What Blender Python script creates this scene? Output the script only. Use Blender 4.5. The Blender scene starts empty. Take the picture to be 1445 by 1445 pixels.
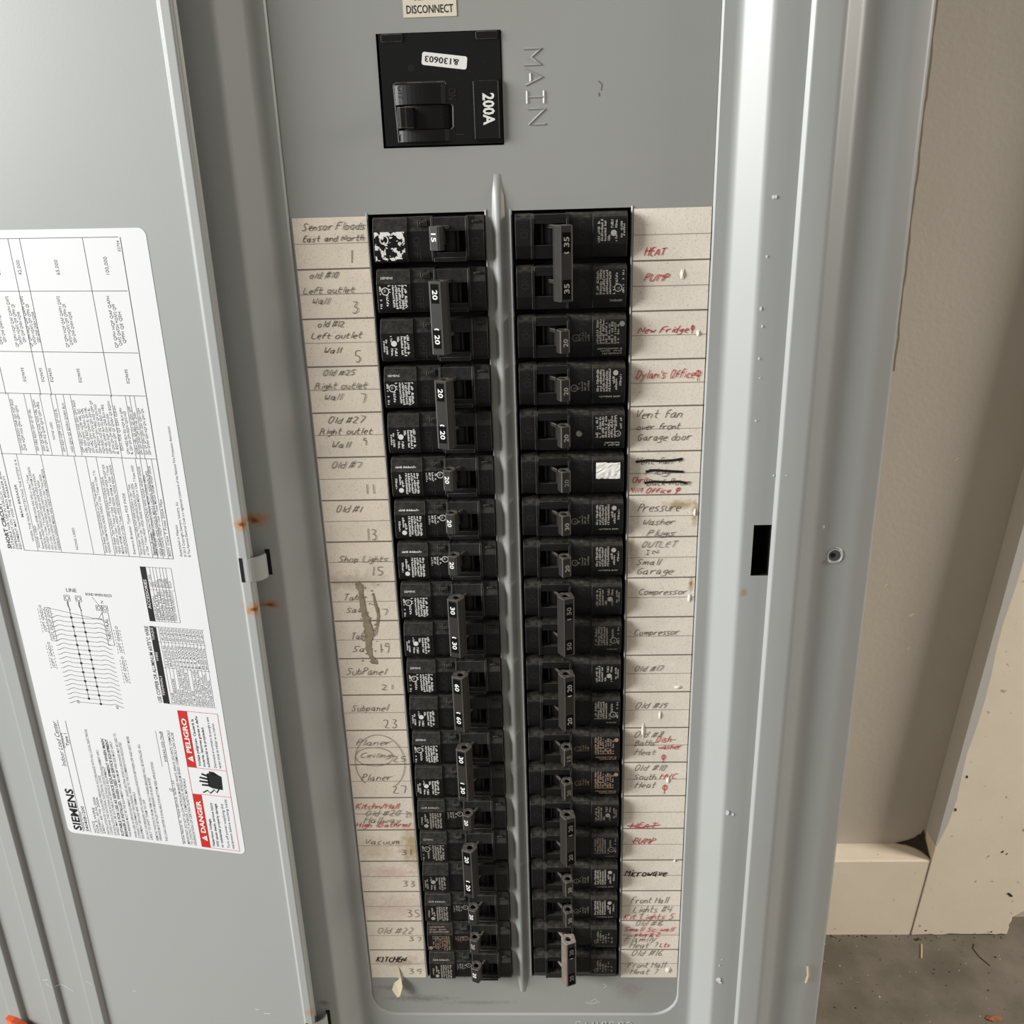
import bpy, bmesh, math, random
from mathutils import Vector, Matrix, noise
random.seed(7)
S = 0.0254                 # everything below is laid out in inches
ZF = 30.65                 # height of the breaker columns' middle above the floor
sc = bpy.context.scene
COL = sc.collection

# ------------------------------------------------------------------ camera
cam_d = bpy.data.cameras.new('camera')
cam = bpy.data.objects.new('camera', cam_d)
COL.objects.link(cam)
cam_d.sensor_width = 36.0
cam_d.lens = 36.0 * 1310.0 / 1445.0
cam_d.clip_start = 0.02
_R = ((0.999281543, 0.025481557, -0.028055078), (-0.017232376, -0.353818894, -0.935155193), (-0.033755627, 0.934966780, -0.353125583))
_C = (0.7704434, -19.3104598, 10.9708679)
cam.matrix_world = Matrix(((_R[0][0], -_R[1][0], -_R[2][0], _C[0] * S),
                           (_R[0][1], -_R[1][1], -_R[2][1], _C[1] * S),
                           (_R[0][2], -_R[1][2], -_R[2][2], (_C[2] + ZF) * S),
                           (0, 0, 0, 1)))
sc.camera = cam

# ------------------------------------------------------------------ light
world = bpy.data.worlds.new('world')
sc.world = world
world.use_nodes = True
wn = world.node_tree
bg = wn.nodes['Background']
bg.inputs[0].default_value = (0.92, 0.87, 0.80, 1)
bg.inputs[1].default_value = 0.27

def area(name, loc, target, sx, sy, power, color):
    d = bpy.data.lights.new(name, 'AREA')
    d.shape = 'RECTANGLE'; d.size = sx; d.size_y = sy; d.energy = power; d.color = color
    o = bpy.data.objects.new(name, d); COL.objects.link(o)
    o.location = loc
    o.rotation_euler = (Vector(target) - Vector(loc)).to_track_quat('-Z', 'Y').to_euler()
    return o
area('garage_door_daylight', (-3.3, -1.25, 1.9), (0, 0, 0.85), 1.5, 1.6, 242, (0.975, 0.985, 0.985))
lamp = area('far_side_lamp', (3.1, -0.45, 1.7), (0.66, 0.56, 0.15), 0.8, 0.8, 15.5, (1.0, 0.94, 0.86))
lamp.data.spread = math.radians(75)

vs = sc.view_settings
sc.display_settings.display_device = 'sRGB'
vs.view_transform = 'Standard'; vs.look = 'None'; vs.gamma = 1.0; vs.use_curve_mapping = False
vs.exposure = 0.0

# ------------------------------------------------------------------ materials
def srgb(r, g, b):
    f = lambda c: (c / 12.92 if c <= 0.04045 else ((c + 0.055) / 1.055) ** 2.4)
    return (f(r / 255), f(g / 255), f(b / 255), 1)

def mat(name, rgb, rough=0.5, metal=0.0, noise=0.0, nscale=40.0, rgb2=None, bump=0.0, bscale=300.0, spec=None, spots=(), dust=None, speck=None, emit=None):
    m = bpy.data.materials.new(name); m.use_nodes = True
    nt = m.node_tree; N = nt.nodes; Lk = nt.links
    b = N['Principled BSDF']
    b.inputs['Roughness'].default_value = rough
    b.inputs['Metallic'].default_value = metal
    if spec is not None: b.inputs['Specular IOR Level'].default_value = spec
    col = None
    rgbn = N.new('ShaderNodeRGB'); rgbn.outputs[0].default_value = srgb(*rgb); col = rgbn.outputs[0]
    tc = N.new('ShaderNodeTexCoord')
    def mix(fac, a, c):
        x = N.new('ShaderNodeMix'); x.data_type = 'RGBA'
        if isinstance(fac, float): x.inputs[0].default_value = fac
        else: Lk.new(fac, x.inputs[0])
        Lk.new(a, x.inputs[6])
        if isinstance(c, tuple): x.inputs[7].default_value = c
        else: Lk.new(c, x.inputs[7])
        return x.outputs[2]
    def noise_f(scale, detail=4, lo=0.4, hi=0.65):
        n = N.new('ShaderNodeTexNoise'); n.inputs['Scale'].default_value = scale; n.inputs['Detail'].default_value = detail
        Lk.new(tc.outputs['Object'], n.inputs['Vector'])
        r = N.new('ShaderNodeMapRange'); r.inputs[1].default_value = lo; r.inputs[2].default_value = hi
        Lk.new(n.outputs[0], r.inputs[0]); return r.outputs[0]
    def mul(a, k):
        q = N.new('ShaderNodeMath'); q.operation = 'MULTIPLY'; Lk.new(a, q.inputs[0])
        if isinstance(k, float): q.inputs[1].default_value = k
        else: Lk.new(k, q.inputs[1])
        return q.outputs[0]
    if noise > 0:
        c2 = srgb(*rgb2) if rgb2 else srgb(*[c * 0.8 for c in rgb])
        col = mix(mul(noise_f(nscale), noise), col, c2)
    if speck:
        srgbc, sscale, lo, k = speck
        col = mix(mul(noise_f(sscale, 2, lo, lo + 0.06), k), col, srgb(*srgbc))
    for (cx, cy, cz, rx, ry, rz, rgbs, k) in spots:
        mp = N.new('ShaderNodeVectorMath'); mp.operation = 'SUBTRACT'
        Lk.new(tc.outputs['Object'], mp.inputs[0]); mp.inputs[1].default_value = (cx * S, cy * S, cz * S)
        dv = N.new('ShaderNodeVectorMath'); dv.operation = 'DIVIDE'; Lk.new(mp.outputs[0], dv.inputs[0]); dv.inputs[1].default_value = (rx * S, ry * S, rz * S)
        ln = N.new('ShaderNodeVectorMath'); ln.operation = 'LENGTH'; Lk.new(dv.outputs[0], ln.inputs[0])
        n = N.new('ShaderNodeTexNoise'); n.inputs['Scale'].default_value = 260; n.inputs['Detail'].default_value = 5
        Lk.new(tc.outputs['Object'], n.inputs['Vector'])
        ad = N.new('ShaderNodeMath'); ad.operation = 'MULTIPLY_ADD'; Lk.new(n.outputs[0], ad.inputs[0]); ad.inputs[1].default_value = 1.5; Lk.new(ln.outputs['Value'], ad.inputs[2])
        r = N.new('ShaderNodeMapRange'); r.inputs[1].default_value = 1.7; r.inputs[2].default_value = 0.9
        Lk.new(ad.outputs[0], r.inputs[0])
        col = mix(mul(r.outputs[0], k), col, srgb(*rgbs))
    if dust:
        rgbd, k = dust
        g = N.new('ShaderNodeNewGeometry'); sp = N.new('ShaderNodeSeparateXYZ'); Lk.new(g.outputs['Normal'], sp.inputs[0])
        r = N.new('ShaderNodeMapRange'); r.inputs[1].default_value = 0.15; r.inputs[2].default_value = 0.8; Lk.new(sp.outputs[2], r.inputs[0])
        nf = noise_f(420, 4, 0.25, 0.7)
        col = mix(mul(mul(r.outputs[0], nf), k), col, srgb(*rgbd))
    Lk.new(col, b.inputs['Base Color'])
    if bump > 0:
        n = N.new('ShaderNodeTexNoise'); n.inputs['Scale'].default_value = bscale; n.inputs['Detail'].default_value = 3
        Lk.new(tc.outputs['Object'], n.inputs['Vector'])
        bp = N.new('ShaderNodeBump'); bp.inputs['Strength'].default_value = bump; bp.inputs['Distance'].default_value = 0.001
        Lk.new(n.outputs[0], bp.inputs['Height']); Lk.new(bp.outputs[0], b.inputs['Normal'])
    return m

RUST = (186, 118, 38); RUSTD = (90, 50, 25)
def door_pt(s, z, n=0.0):
    """a point on the open door: s inches out from the hinge, z up, n proud of the sheet"""
    k = 0.9839
    a = math.radians(10.0)
    s = k * s - 0.0151; z = k * z + 0.1765
    return Vector((-5.66 - math.cos(a) * s - math.sin(a) * n, -0.80 + math.sin(a) * s - math.cos(a) * n, z))
def dspot(s, z, rs, rz, rgb, k):
    p = door_pt(s, z, 0.05); return (p.x, p.y, p.z + ZF, rs, 0.5, rz, rgb, k)
GREY = (164, 166, 163)
M = {}
M['paint'] = mat('grey_enamel', GREY, 0.40, spec=0.65, noise=0.25, nscale=9, rgb2=(156, 156, 151), bump=0.01, bscale=900,
    spots=[(-5.5, -0.5, 3.80 + ZF, 0.36, 0.4, 0.19, RUST, 0.95), (-5.48, -0.5, 1.74 + ZF, 0.34, 0.4, 0.15, RUST, 0.95), (-5.55, -0.5, 3.77 + ZF, 0.18, 0.4, 0.08, RUSTD, 0.9), (-5.5, -0.5, 1.72 + ZF, 0.2, 0.4, 0.06, RUSTD, 0.9),
           (5.2, -0.5, 1.85 + ZF, 0.12, 0.4, 0.12, (150, 120, 60), 0.6), (-5.45, -0.5, -10.35 + ZF, 0.25, 0.4, 0.12, RUSTD, 0.5)])
M['door_paint'] = mat('door_enamel', GREY, 0.35, noise=0.2, nscale=8, rgb2=(158, 159, 155), bump=0.02, bscale=900,
    spots=[dspot(0.02, 3.72, 0.36, 0.2, RUST, 0.95), dspot(0.0, 1.64, 0.34, 0.2, RUST, 0.95), dspot(0.06, 3.72, 0.14, 0.07, RUSTD, 0.85), dspot(0.04, 1.66, 0.14, 0.06, RUSTD, 0.85), dspot(0.05, -10.6, 0.25, 0.16, (170, 140, 90), 0.8)])
M['pan'] = mat('dead_front_enamel', (158, 159, 155), 0.38, noise=0.3, nscale=12, rgb2=(150, 149, 143), bump=0.03, bscale=900,
    spots=[(-2.9, 0, -10.75 + ZF, 1.1, 0.3, 0.16, (112, 102, 88), 0.55), (-3.6, 0, -10.35 + ZF, 0.6, 0.3, 0.12, (112, 102, 88), 0.5),
           (2.9, 0, -10.45 + ZF, 0.5, 0.3, 0.45, (125, 110, 95), 0.35), (-1.2, 0, -10.9 + ZF, 1.3, 0.3, 0.10, (120, 108, 92), 0.4)])
M['void'] = mat('dark_interior', (8, 8, 8), 0.9)
M['black'] = mat('black_phenolic', (17, 17, 17), 0.42, noise=0.4, nscale=90, rgb2=(23, 22, 21), bump=0.06, bscale=1600, spec=0.35, dust=((104, 98, 90), 0.6), speck=((120, 115, 105), 900, 0.73, 0.5))
M['edge'] = mat('dusty_plastic_edge', (86, 83, 78), 0.55, noise=0.6, nscale=300, rgb2=(30, 29, 28))
M['handle'] = mat('handle_plastic', (40, 37, 34), 0.5, noise=0.3, nscale=120, rgb2=(50, 46, 42), spec=0.35, dust=((132, 124, 114), 0.6))
M['handle_edge'] = mat('handle_plastic_edge', (84, 80, 74), 0.6)
M['handle_dusty'] = mat('dusty_brown_handle', (112, 98, 90), 0.8, noise=0.5, nscale=200, rgb2=(80, 70, 64), dust=((178, 166, 156), 0.8))
M['main_black'] = mat('main_breaker_plastic', (15, 15, 16), 0.4, spec=0.35, noise=0.3, nscale=60, rgb2=(20, 20, 19), bump=0.06, bscale=1500, dust=((110, 104, 96), 0.3), speck=((120, 115, 105), 700, 0.75, 0.5))
M['white_ink'] = mat('white_ink', (232, 230, 224), 0.6)
M['grey_ink'] = mat('pale_grey_ink', (168, 163, 154), 0.6)
M['brown_ink'] = mat('pale_brown_ink', (150, 128, 112), 0.6)
M['dim_ink'] = mat('worn_ink', (128, 122, 112), 0.6)
M['black_ink'] = mat('black_ink', (26, 27, 30), 0.5)
M['table_ink'] = mat('dark_blue_grey_ink', (52, 54, 66), 0.5)
M['red_ink'] = mat('red_print', (196, 42, 38), 0.5)
M['label'] = mat('white_vinyl', (228, 229, 230), 0.35)
M['sticker'] = mat('white_sticker', (236, 234, 228), 0.6)
M['service'] = mat('cream_sticker', (226, 216, 196), 0.6, noise=0.3, nscale=200, rgb2=(214, 200, 178))
def paper(name, base, spots):
    return mat(name, base, 0.85, noise=0.5, nscale=60, rgb2=tuple(c * 0.94 for c in base), speck=((140, 126, 106), 1500, 0.62, 0.38), bump=0.1, bscale=500, spots=spots)
YEL = (168, 140, 84)
M['paper_l'] = paper('aged_directory_paper', (238, 225, 207), [(-2.75, 0, -5.55 + ZF, 0.42, 0.5, 0.9, YEL, 0.75), (-3.7, 0, -5.6 + ZF, 0.6, 0.5, 0.5, (190, 170, 130), 0.5),
    (-3.4, 0, -6.35 + ZF, 0.8, 0.5, 0.25, (205, 165, 160), 0.5), (-3.3, 0, -7.5 + ZF, 1.2, 0.5, 0.5, (205, 170, 162), 0.45), (-3.6, 0, 2.05 + ZF, 1.0, 0.5, 0.3, (165, 150, 130), 0.5), (-3.3, 0, -9.4 + ZF, 0.8, 0.5, 0.25, (150, 128, 104), 0.55)])
M['paper_r'] = paper('directory_paper', (243, 233, 217), [(3.8, 0, 3.78 + ZF, 0.45, 0.5, 0.18, YEL, 0.8), (4.12, 0, 3.55 + ZF, 0.10, 0.5, 0.4, YEL, 0.8),
    (4.10, 0, 1.85 + ZF, 0.08, 0.5, 0.25, (150, 110, 50), 0.9), (2.72, 0, 2.8 + ZF, 0.14, 0.5, 0.7, YEL, 0.5), (2.70, 0, 0.0 + ZF, 0.12, 0.5, 8.0, (186, 170, 140), 0.35), (3.6, 0, -8.4 + ZF, 0.7, 0.5, 0.25, (222, 170, 165), 0.5)])
M['pencil'] = mat('pencil', (112, 102, 92), 0.6)
M['raised'] = mat('raised_lettering_plastic', (40, 38, 36), 0.5)
M['window_black'] = mat('flat_black_window', (8, 8, 8), 0.8, spec=0.1)
M['red_pen'] = mat('red_pen', (200, 76, 82), 0.6)
M['marker'] = mat('black_marker', (30, 27, 26), 0.5)
M['rule'] = mat('printed_rule', (112, 102, 92), 0.7)
M['rule_thin'] = mat('thin_printed_rule', (150, 138, 124), 0.7)
M['glue'] = mat('dried_grime', (158, 144, 122), 0.9, noise=0.8, nscale=300, rgb2=(126, 113, 94))
M['peel'] = mat('peeled_cream_paper', (222, 208, 180), 0.7)
M['wall'] = mat('taupe_wall_paint', (190, 182, 170), 0.75, noise=0.3, nscale=7, rgb2=(182, 174, 161), bump=0.35, bscale=160)
M['trim'] = mat('cream_trim_paint', (240, 229, 210), 0.55, noise=0.5, nscale=14, rgb2=(232, 219, 197), bump=0.25, bscale=70, speck=((110, 98, 82), 90, 0.70, 0.5))
M['trim_grey'] = mat('overlapping_wall_paint', (196, 194, 190), 0.6)
M['crack'] = mat('dark_grime', (58, 48, 38), 0.95)
M['concrete'] = mat('dirty_concrete', (98, 92, 82), 0.9, noise=0.9, nscale=9, rgb2=(128, 120, 108), bump=0.5, bscale=90, speck=((78, 70, 60), 300, 0.66, 0.5))
M['debris'] = mat('pale_debris', (176, 164, 144), 0.8)
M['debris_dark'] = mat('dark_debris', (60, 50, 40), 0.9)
M['leaf'] = mat('dry_leaf', (150, 96, 66), 0.7)
M['straw'] = mat('dry_straw', (196, 176, 140), 0.7)
M['teal'] = mat('teal_paint_smear', (134, 150, 146), 0.6)
M['orange'] = mat('orange_plastic', (226, 98, 52), 0.4)
M['scratch'] = mat('bare_scratch', (214, 214, 210), 0.5)
M['blister'] = mat('lifted_paper', (240, 231, 214), 0.8)
M['caulk'] = mat('cream_caulk', (196, 184, 156), 0.7)
M['steel'] = mat('zinc_steel', (120, 122, 124), 0.35, metal=0.7)

# ------------------------------------------------------------------ mesh helper
class MB:
    def __init__(self):
        self.v = []; self.f = []; self.m = []
    def vert(self, p): self.v.append(Vector(p)); return len(self.v) - 1
    def face(self, idx, mi=0): self.f.append(tuple(idx)); self.m.append(mi)
    def poly(self, pts, mi=0):
        self.face([self.vert(p) for p in pts], mi)
    def box(self, a, b, mi=0, fn=None):
        x0, y0, z0 = a; x1, y1, z1 = b
        c = [(x0, y0, z0), (x1, y0, z0), (x1, y1, z0), (x0, y1, z0), (x0, y0, z1), (x1, y0, z1), (x1, y1, z1), (x0, y1, z1)]
        if fn: c = [fn(*p) for p in c]
        i = [self.vert(p) for p in c]
        for q in ((0, 3, 2, 1), (4, 5, 6, 7), (0, 1, 5, 4), (1, 2, 6, 5), (2, 3, 7, 6), (3, 0, 4, 7)):
            self.face([i[k] for k in q], mi)
    def extrude_x(self, prof, x0, x1, mi=0):
        """prof: list of (y, z) round a closed outline; capped"""
        n = len(prof)
        a = [self.vert((x0, y, z)) for y, z in prof]; b = [self.vert((x1, y, z)) for y, z in prof]
        for k in range(n):
            self.face((a[k], a[(k + 1) % n], b[(k + 1) % n], b[k]), mi)
        self.face(a[::-1], mi); self.face(b, mi)
    def extrude_z(self, outl, z0, z1, mi=0, side=None):
        n = len(outl)
        a = [self.vert((x, y, z0)) for x, y in outl]; b = [self.vert((x, y, z1)) for x, y in outl]
        for k in range(n):
            self.face((a[k], a[(k + 1) % n], b[(k + 1) % n], b[k]), mi)
        self.face(a[::-1], mi); self.face(b, mi)
    def ribbon(self, pts, w, nrm, mi=0):
        """flat strip of width w along 3-D points lying on a surface with normal nrm"""
        nrm = Vector(nrm).normalized(); P = [Vector(p) for p in pts]
        L_, R_ = [], []
        for i, p in enumerate(P):
            d = (P[min(i + 1, len(P) - 1)] - P[max(i - 1, 0)])
            if d.length < 1e-9: d = Vector((1, 0, 0))
            t = nrm.cross(d.normalized()) * (w / 2)
            L_.append(self.vert(p + t)); R_.append(self.vert(p - t))
        for i in range(len(P) - 1):
            self.face((L_[i], R_[i], R_[i + 1], L_[i + 1]), mi)
    def ridge(self, pts, w, h, nrm, mi=0):
        nrm = Vector(nrm).normalized(); P = [Vector(p) for p in pts]
        rows = []
        for i, p in enumerate(P):
            d = (P[min(i + 1, len(P) - 1)] - P[max(i - 1, 0)]).normalized()
            t = nrm.cross(d) * (w / 2)
            rows.append([self.vert(p + t), self.vert(p + nrm * h), self.vert(p - t)])
        for i in range(len(P) - 1):
            for k in range(2):
                self.face((rows[i][k], rows[i][k + 1], rows[i + 1][k + 1], rows[i + 1][k]), mi)
    def disc(self, c, u, v, r, n=20, r2=None, mi=0, a0=0, a1=2 * math.pi):
        c = Vector(c); u = Vector(u); v = Vector(v)
        full = abs(a1 - a0 - 2 * math.pi) < 1e-6
        ang = [a0 + (a1 - a0) * k / n for k in range(n if full else n + 1)]
        o = [self.vert(c + u * math.cos(a) * r + v * math.sin(a) * r) for a in ang]
        if r2 is None:
            self.face(o, mi)
        else:
            q = [self.vert(c + u * math.cos(a) * r2 + v * math.sin(a) * r2) for a in ang]
            m_ = len(ang)
            for k in range(m_ if full else m_ - 1):
                self.face((o[k], o[(k + 1) % m_], q[(k + 1) % m_], q[k]), mi)
    def add(self, other, T=None, mi=None):
        b = len(self.v)
        self.v += [(T @ v if T else v.copy()) for v in other.v]
        self.f += [tuple(i + b for i in f) for f in other.f]
        self.m += (other.m if mi is None else [mi] * len(other.m))
    def build(self, name, mats, parent=None, origin=(0, 0, 0), smooth=False, local=False, bevel=0.0, bseg=1, bang=30, bmi=-1, kind=None, label=None):
        me = bpy.data.meshes.new(name)
        o3 = Vector(origin) if not local else Vector((0, 0, 0))
        me.from_pydata([(v - o3) * S for v in self.v], [], self.f)
        if not isinstance(mats, (list, tuple)): mats = [mats]
        for m in mats: me.materials.append(m)
        me.polygons.foreach_set('material_index', self.m)
        if bevel > 0:
            bm = bmesh.new(); bm.from_mesh(me)
            bmesh.ops.remove_doubles(bm, verts=bm.verts, dist=1e-5)
            bmesh.ops.recalc_face_normals(bm, faces=bm.faces)
            es = [e for e in bm.edges if len(e.link_faces) == 2 and e.calc_face_angle(0) > math.radians(bang)]
            bmesh.ops.bevel(bm, geom=es, offset=bevel * S, segments=bseg, affect='EDGES', clamp_overlap=True, material=bmi)
            bm.to_mesh(me); bm.free()
        elif smooth or not local:
            pass
        if smooth:
            for p in me.polygons: p.use_smooth = True
        me.update()
        ob = bpy.data.objects.new(name, me); COL.objects.link(ob)
        if parent is not None:
            ob.parent = parent
        elif not local:
            ob.location = (o3.x * S, o3.y * S, (o3.z + ZF) * S)
        if kind: ob['kind'] = kind
        if label: ob['label'] = label
        return ob

def root(name, label, cat, origin=(0, 0, 0), group=None):
    o = bpy.data.objects.new(name, None); COL.objects.link(o)
    o.empty_display_size = 0.02
    o.location = (origin[0] * S, origin[1] * S, (origin[2] + ZF) * S)
    o['label'] = label; o['category'] = cat
    if group: o['group'] = group
    return o
def tag(o, label, cat, group=None):
    o['label'] = label; o['category'] = cat
    if group: o['group'] = group
    return o

# object-space coordinates in the spot lists above assume an origin on the floor below the panel's middle
BASE = (0, 0, -ZF)

# ------------------------------------------------------------------ lettering: typeset
_tc = {}
def glyphs(s, bold=0.0, res=2):
    key = (s, bold, res)
    if key in _tc: return _tc[key]
    cu = bpy.data.curves.new('t', 'FONT'); cu.body = s; cu.size = 1.0; cu.resolution_u = res; cu.offset = bold
    o = bpy.data.objects.new('t', cu)
    me = bpy.data.meshes.new_from_object(o)
    vs_ = [v.co.copy() for v in me.vertices]; fs = [tuple(p.vertices) for p in me.polygons]
    bpy.data.objects.remove(o); bpy.data.curves.remove(cu); bpy.data.meshes.remove(me)
    x0 = min((v.x for v in vs_), default=0); x1 = max((v.x for v in vs_), default=1)
    _tc[key] = (vs_, fs, x0, x1); return _tc[key]
def put_text(mb, s, o, u, v, cap, width=None, mi=0, bold=0.0, shear=0.0, res=2, center=False):
    """o: start of the baseline, u/v: unit directions of writing and of letter tops; cap: capital height"""
    vs_, fs, x0, x1 = glyphs(s, bold, res)
    if not vs_: return
    ky = cap / 0.70; kx = (width / (x1 - x0)) if width else ky
    o = Vector(o); u = Vector(u); v = Vector(v)
    if center: o = o - u * ((x1 - x0) * kx / 2)
    b = len(mb.v)
    for p in vs_:
        mb.v.append(o + u * ((p.x - x0) * kx + shear * p.y * ky) + v * (p.y * ky))
    for f in fs:
        mb.f.append(tuple(i + b for i in f)); mb.m.append(mi)
def microprint(mb, o, u, v, length, h, mi=0, fill=0.8, rnd=random):
    """a line of print too small to read: uneven little letter marks"""
    o = Vector(o); u = Vector(u); v = Vector(v); x = 0.0
    while x < length:
        w = h * rnd.uniform(0.35, 0.7)
        if rnd.random() < fill:
            hh = h * rnd.choice((0.62, 0.7, 0.95, 1.0)); y0 = 0
            t = h * 0.26
            k = rnd.random()
            a = o + u * x
            if k < 0.5:
                mb.poly([a, a + u * t, a + u * t + v * hh, a + v * hh], mi)
                yy = rnd.choice((0.0, 0.4, 0.72)) * hh
                mb.poly([a + u * t + v * yy, a + u * w * 0.95 + v * yy, a + u * w * 0.95 + v * (yy + t), a + u * t + v * (yy + t)], mi)
            else:
                mb.poly([a, a + u * w * 0.9, a + u * w * 0.9 + v * hh, a + u * w * 0.3 + v * hh], mi)
        x += w * 1.15

# ------------------------------------------------------------------ lettering: by hand (single strokes)
STROKES = {
'a': '3616041233363242', 'b': '0902 0516263532220 2', 'c': '3616041232', 'd': '3616041232 3932', 'e': '043436160412 32', 'f': '39291812 0636',
'g': '3616041334 36312000', 'h': '0902 04163532', 'i': '1612 1817', 'k': '0902 360432', 'l': '1912', 'm': '0602 04162522 24364542',
'n': '0602 04163532', 'o': '16041232443616', 'p': '0600 0526342203', 'r': '0602 041636', 's': '361605332202', 't': '19132232 0636',
'u': '06031232 3632', 'v': '061236', 'w': '0612253246', 'x': '0632 3602', 'y': '0613 361000',
'A': '022942 1434', 'B': '0902 0929382606 26442202', 'C': '482906133243', 'D': '0902 0929462202', 'E': '39090232 0636', 'F': '490902 0636',
'G': '48290613324525', 'H': '0902 4942 0646', 'I': '1912', 'K': '0902 490642', 'L': '090242', 'M': '0209254942', 'N': '02094249',
'O': '19061232463919', 'P': '0902 0929372605', 'R': '0902 0929372606 2642', 'S': '4829081635331203', 'T': '0949 2922', 'U': '0903123249',
'V': '092249', 'W': '0912263249', '0': '19051232363919', '1': '1912', '2': '081938360242', '3': '09293816 1635331203', '4': '090545 3932',
'5': '3909062634 34331203', '6': '29060412323405', '7': '094922', '8': '29083422033729', '9': '381907163722', '#': '1902 3922 0747 0444',
'?': '0819382624 2322', "'": '1917', '-': '0535', '/': '0239', '+': '0545 2723', '(': '29161422', ')': '09181402', '&': '420617283612 0242',
'@': '18061434463818 2920', '.': '0203', ' ': ''}
STROKES['b'] = '0902 05163532 2202'; STROKES['e'] = '04343616041232'; STROKES['5'] = '39090626341203'; STROKES['&'] = '4206182836120342'
STROKES['b'] = '0902 0516263412'
def strokes_of(ch):
    out = []
    for part in STROKES.get(ch, '').split():
        out.append([(int(part[i]), int(part[i + 1]) - 2) for i in range(0, len(part) - 1, 2)])
    return out
def smooth_line(p, it=2):
    for _ in range(it):
        if len(p) < 3: return p
        q = [p[0]]
        for a, b in zip(p, p[1:]):
            q.append((a[0] * .75 + b[0] * .25, a[1] * .75 + b[1] * .25)); q.append((a[0] * .25 + b[0] * .75, a[1] * .25 + b[1] * .75))
        q.append(p[-1]); p = q
    return p
def hand_lines(s, rnd, slant=0.22, wob=0.5):
    """2-D polylines of a handwritten string, unit capital height, natural width"""
    x = 0.0; out = []
    for ch in s:
        st = strokes_of(ch)
        w = max((p[0] for l in st for p in l), default=2)
        dy = rnd.uniform(-0.25, 0.25); k = rnd.uniform(0.9, 1.1)
        for l in st:
            l = [(px + rnd.uniform(-wob, wob) * 0.6, py * k + dy + rnd.uniform(-wob, wob) * 0.6) for px, py in l]
            l = smooth_line(l)
            out.append([((x + px + slant * py) / 7.0, py / 7.0) for px, py in l])
        x += w + rnd.uniform(1.0, 1.7) + (1.6 if len(s) == 2 else 0)
    return out, max((p[0] for l in out for p in l), default=1)
def put_hand(mb, s, x0, x1, zb, cap, w, y, rnd, mi=0, slant=0.4):
    ls, W = hand_lines(s, rnd, slant if len(s) > 2 else 0.05)
    kx = (x1 - x0) / W if len(s) > 1 and W > 0 else min((x1 - x0) / max(W, 0.2), cap)
    for l in ls:
        mb.ribbon([(x0 + p[0] * kx, y, zb + p[1] * cap) for p in l], w, (0, -1, 0), mi)

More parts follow.
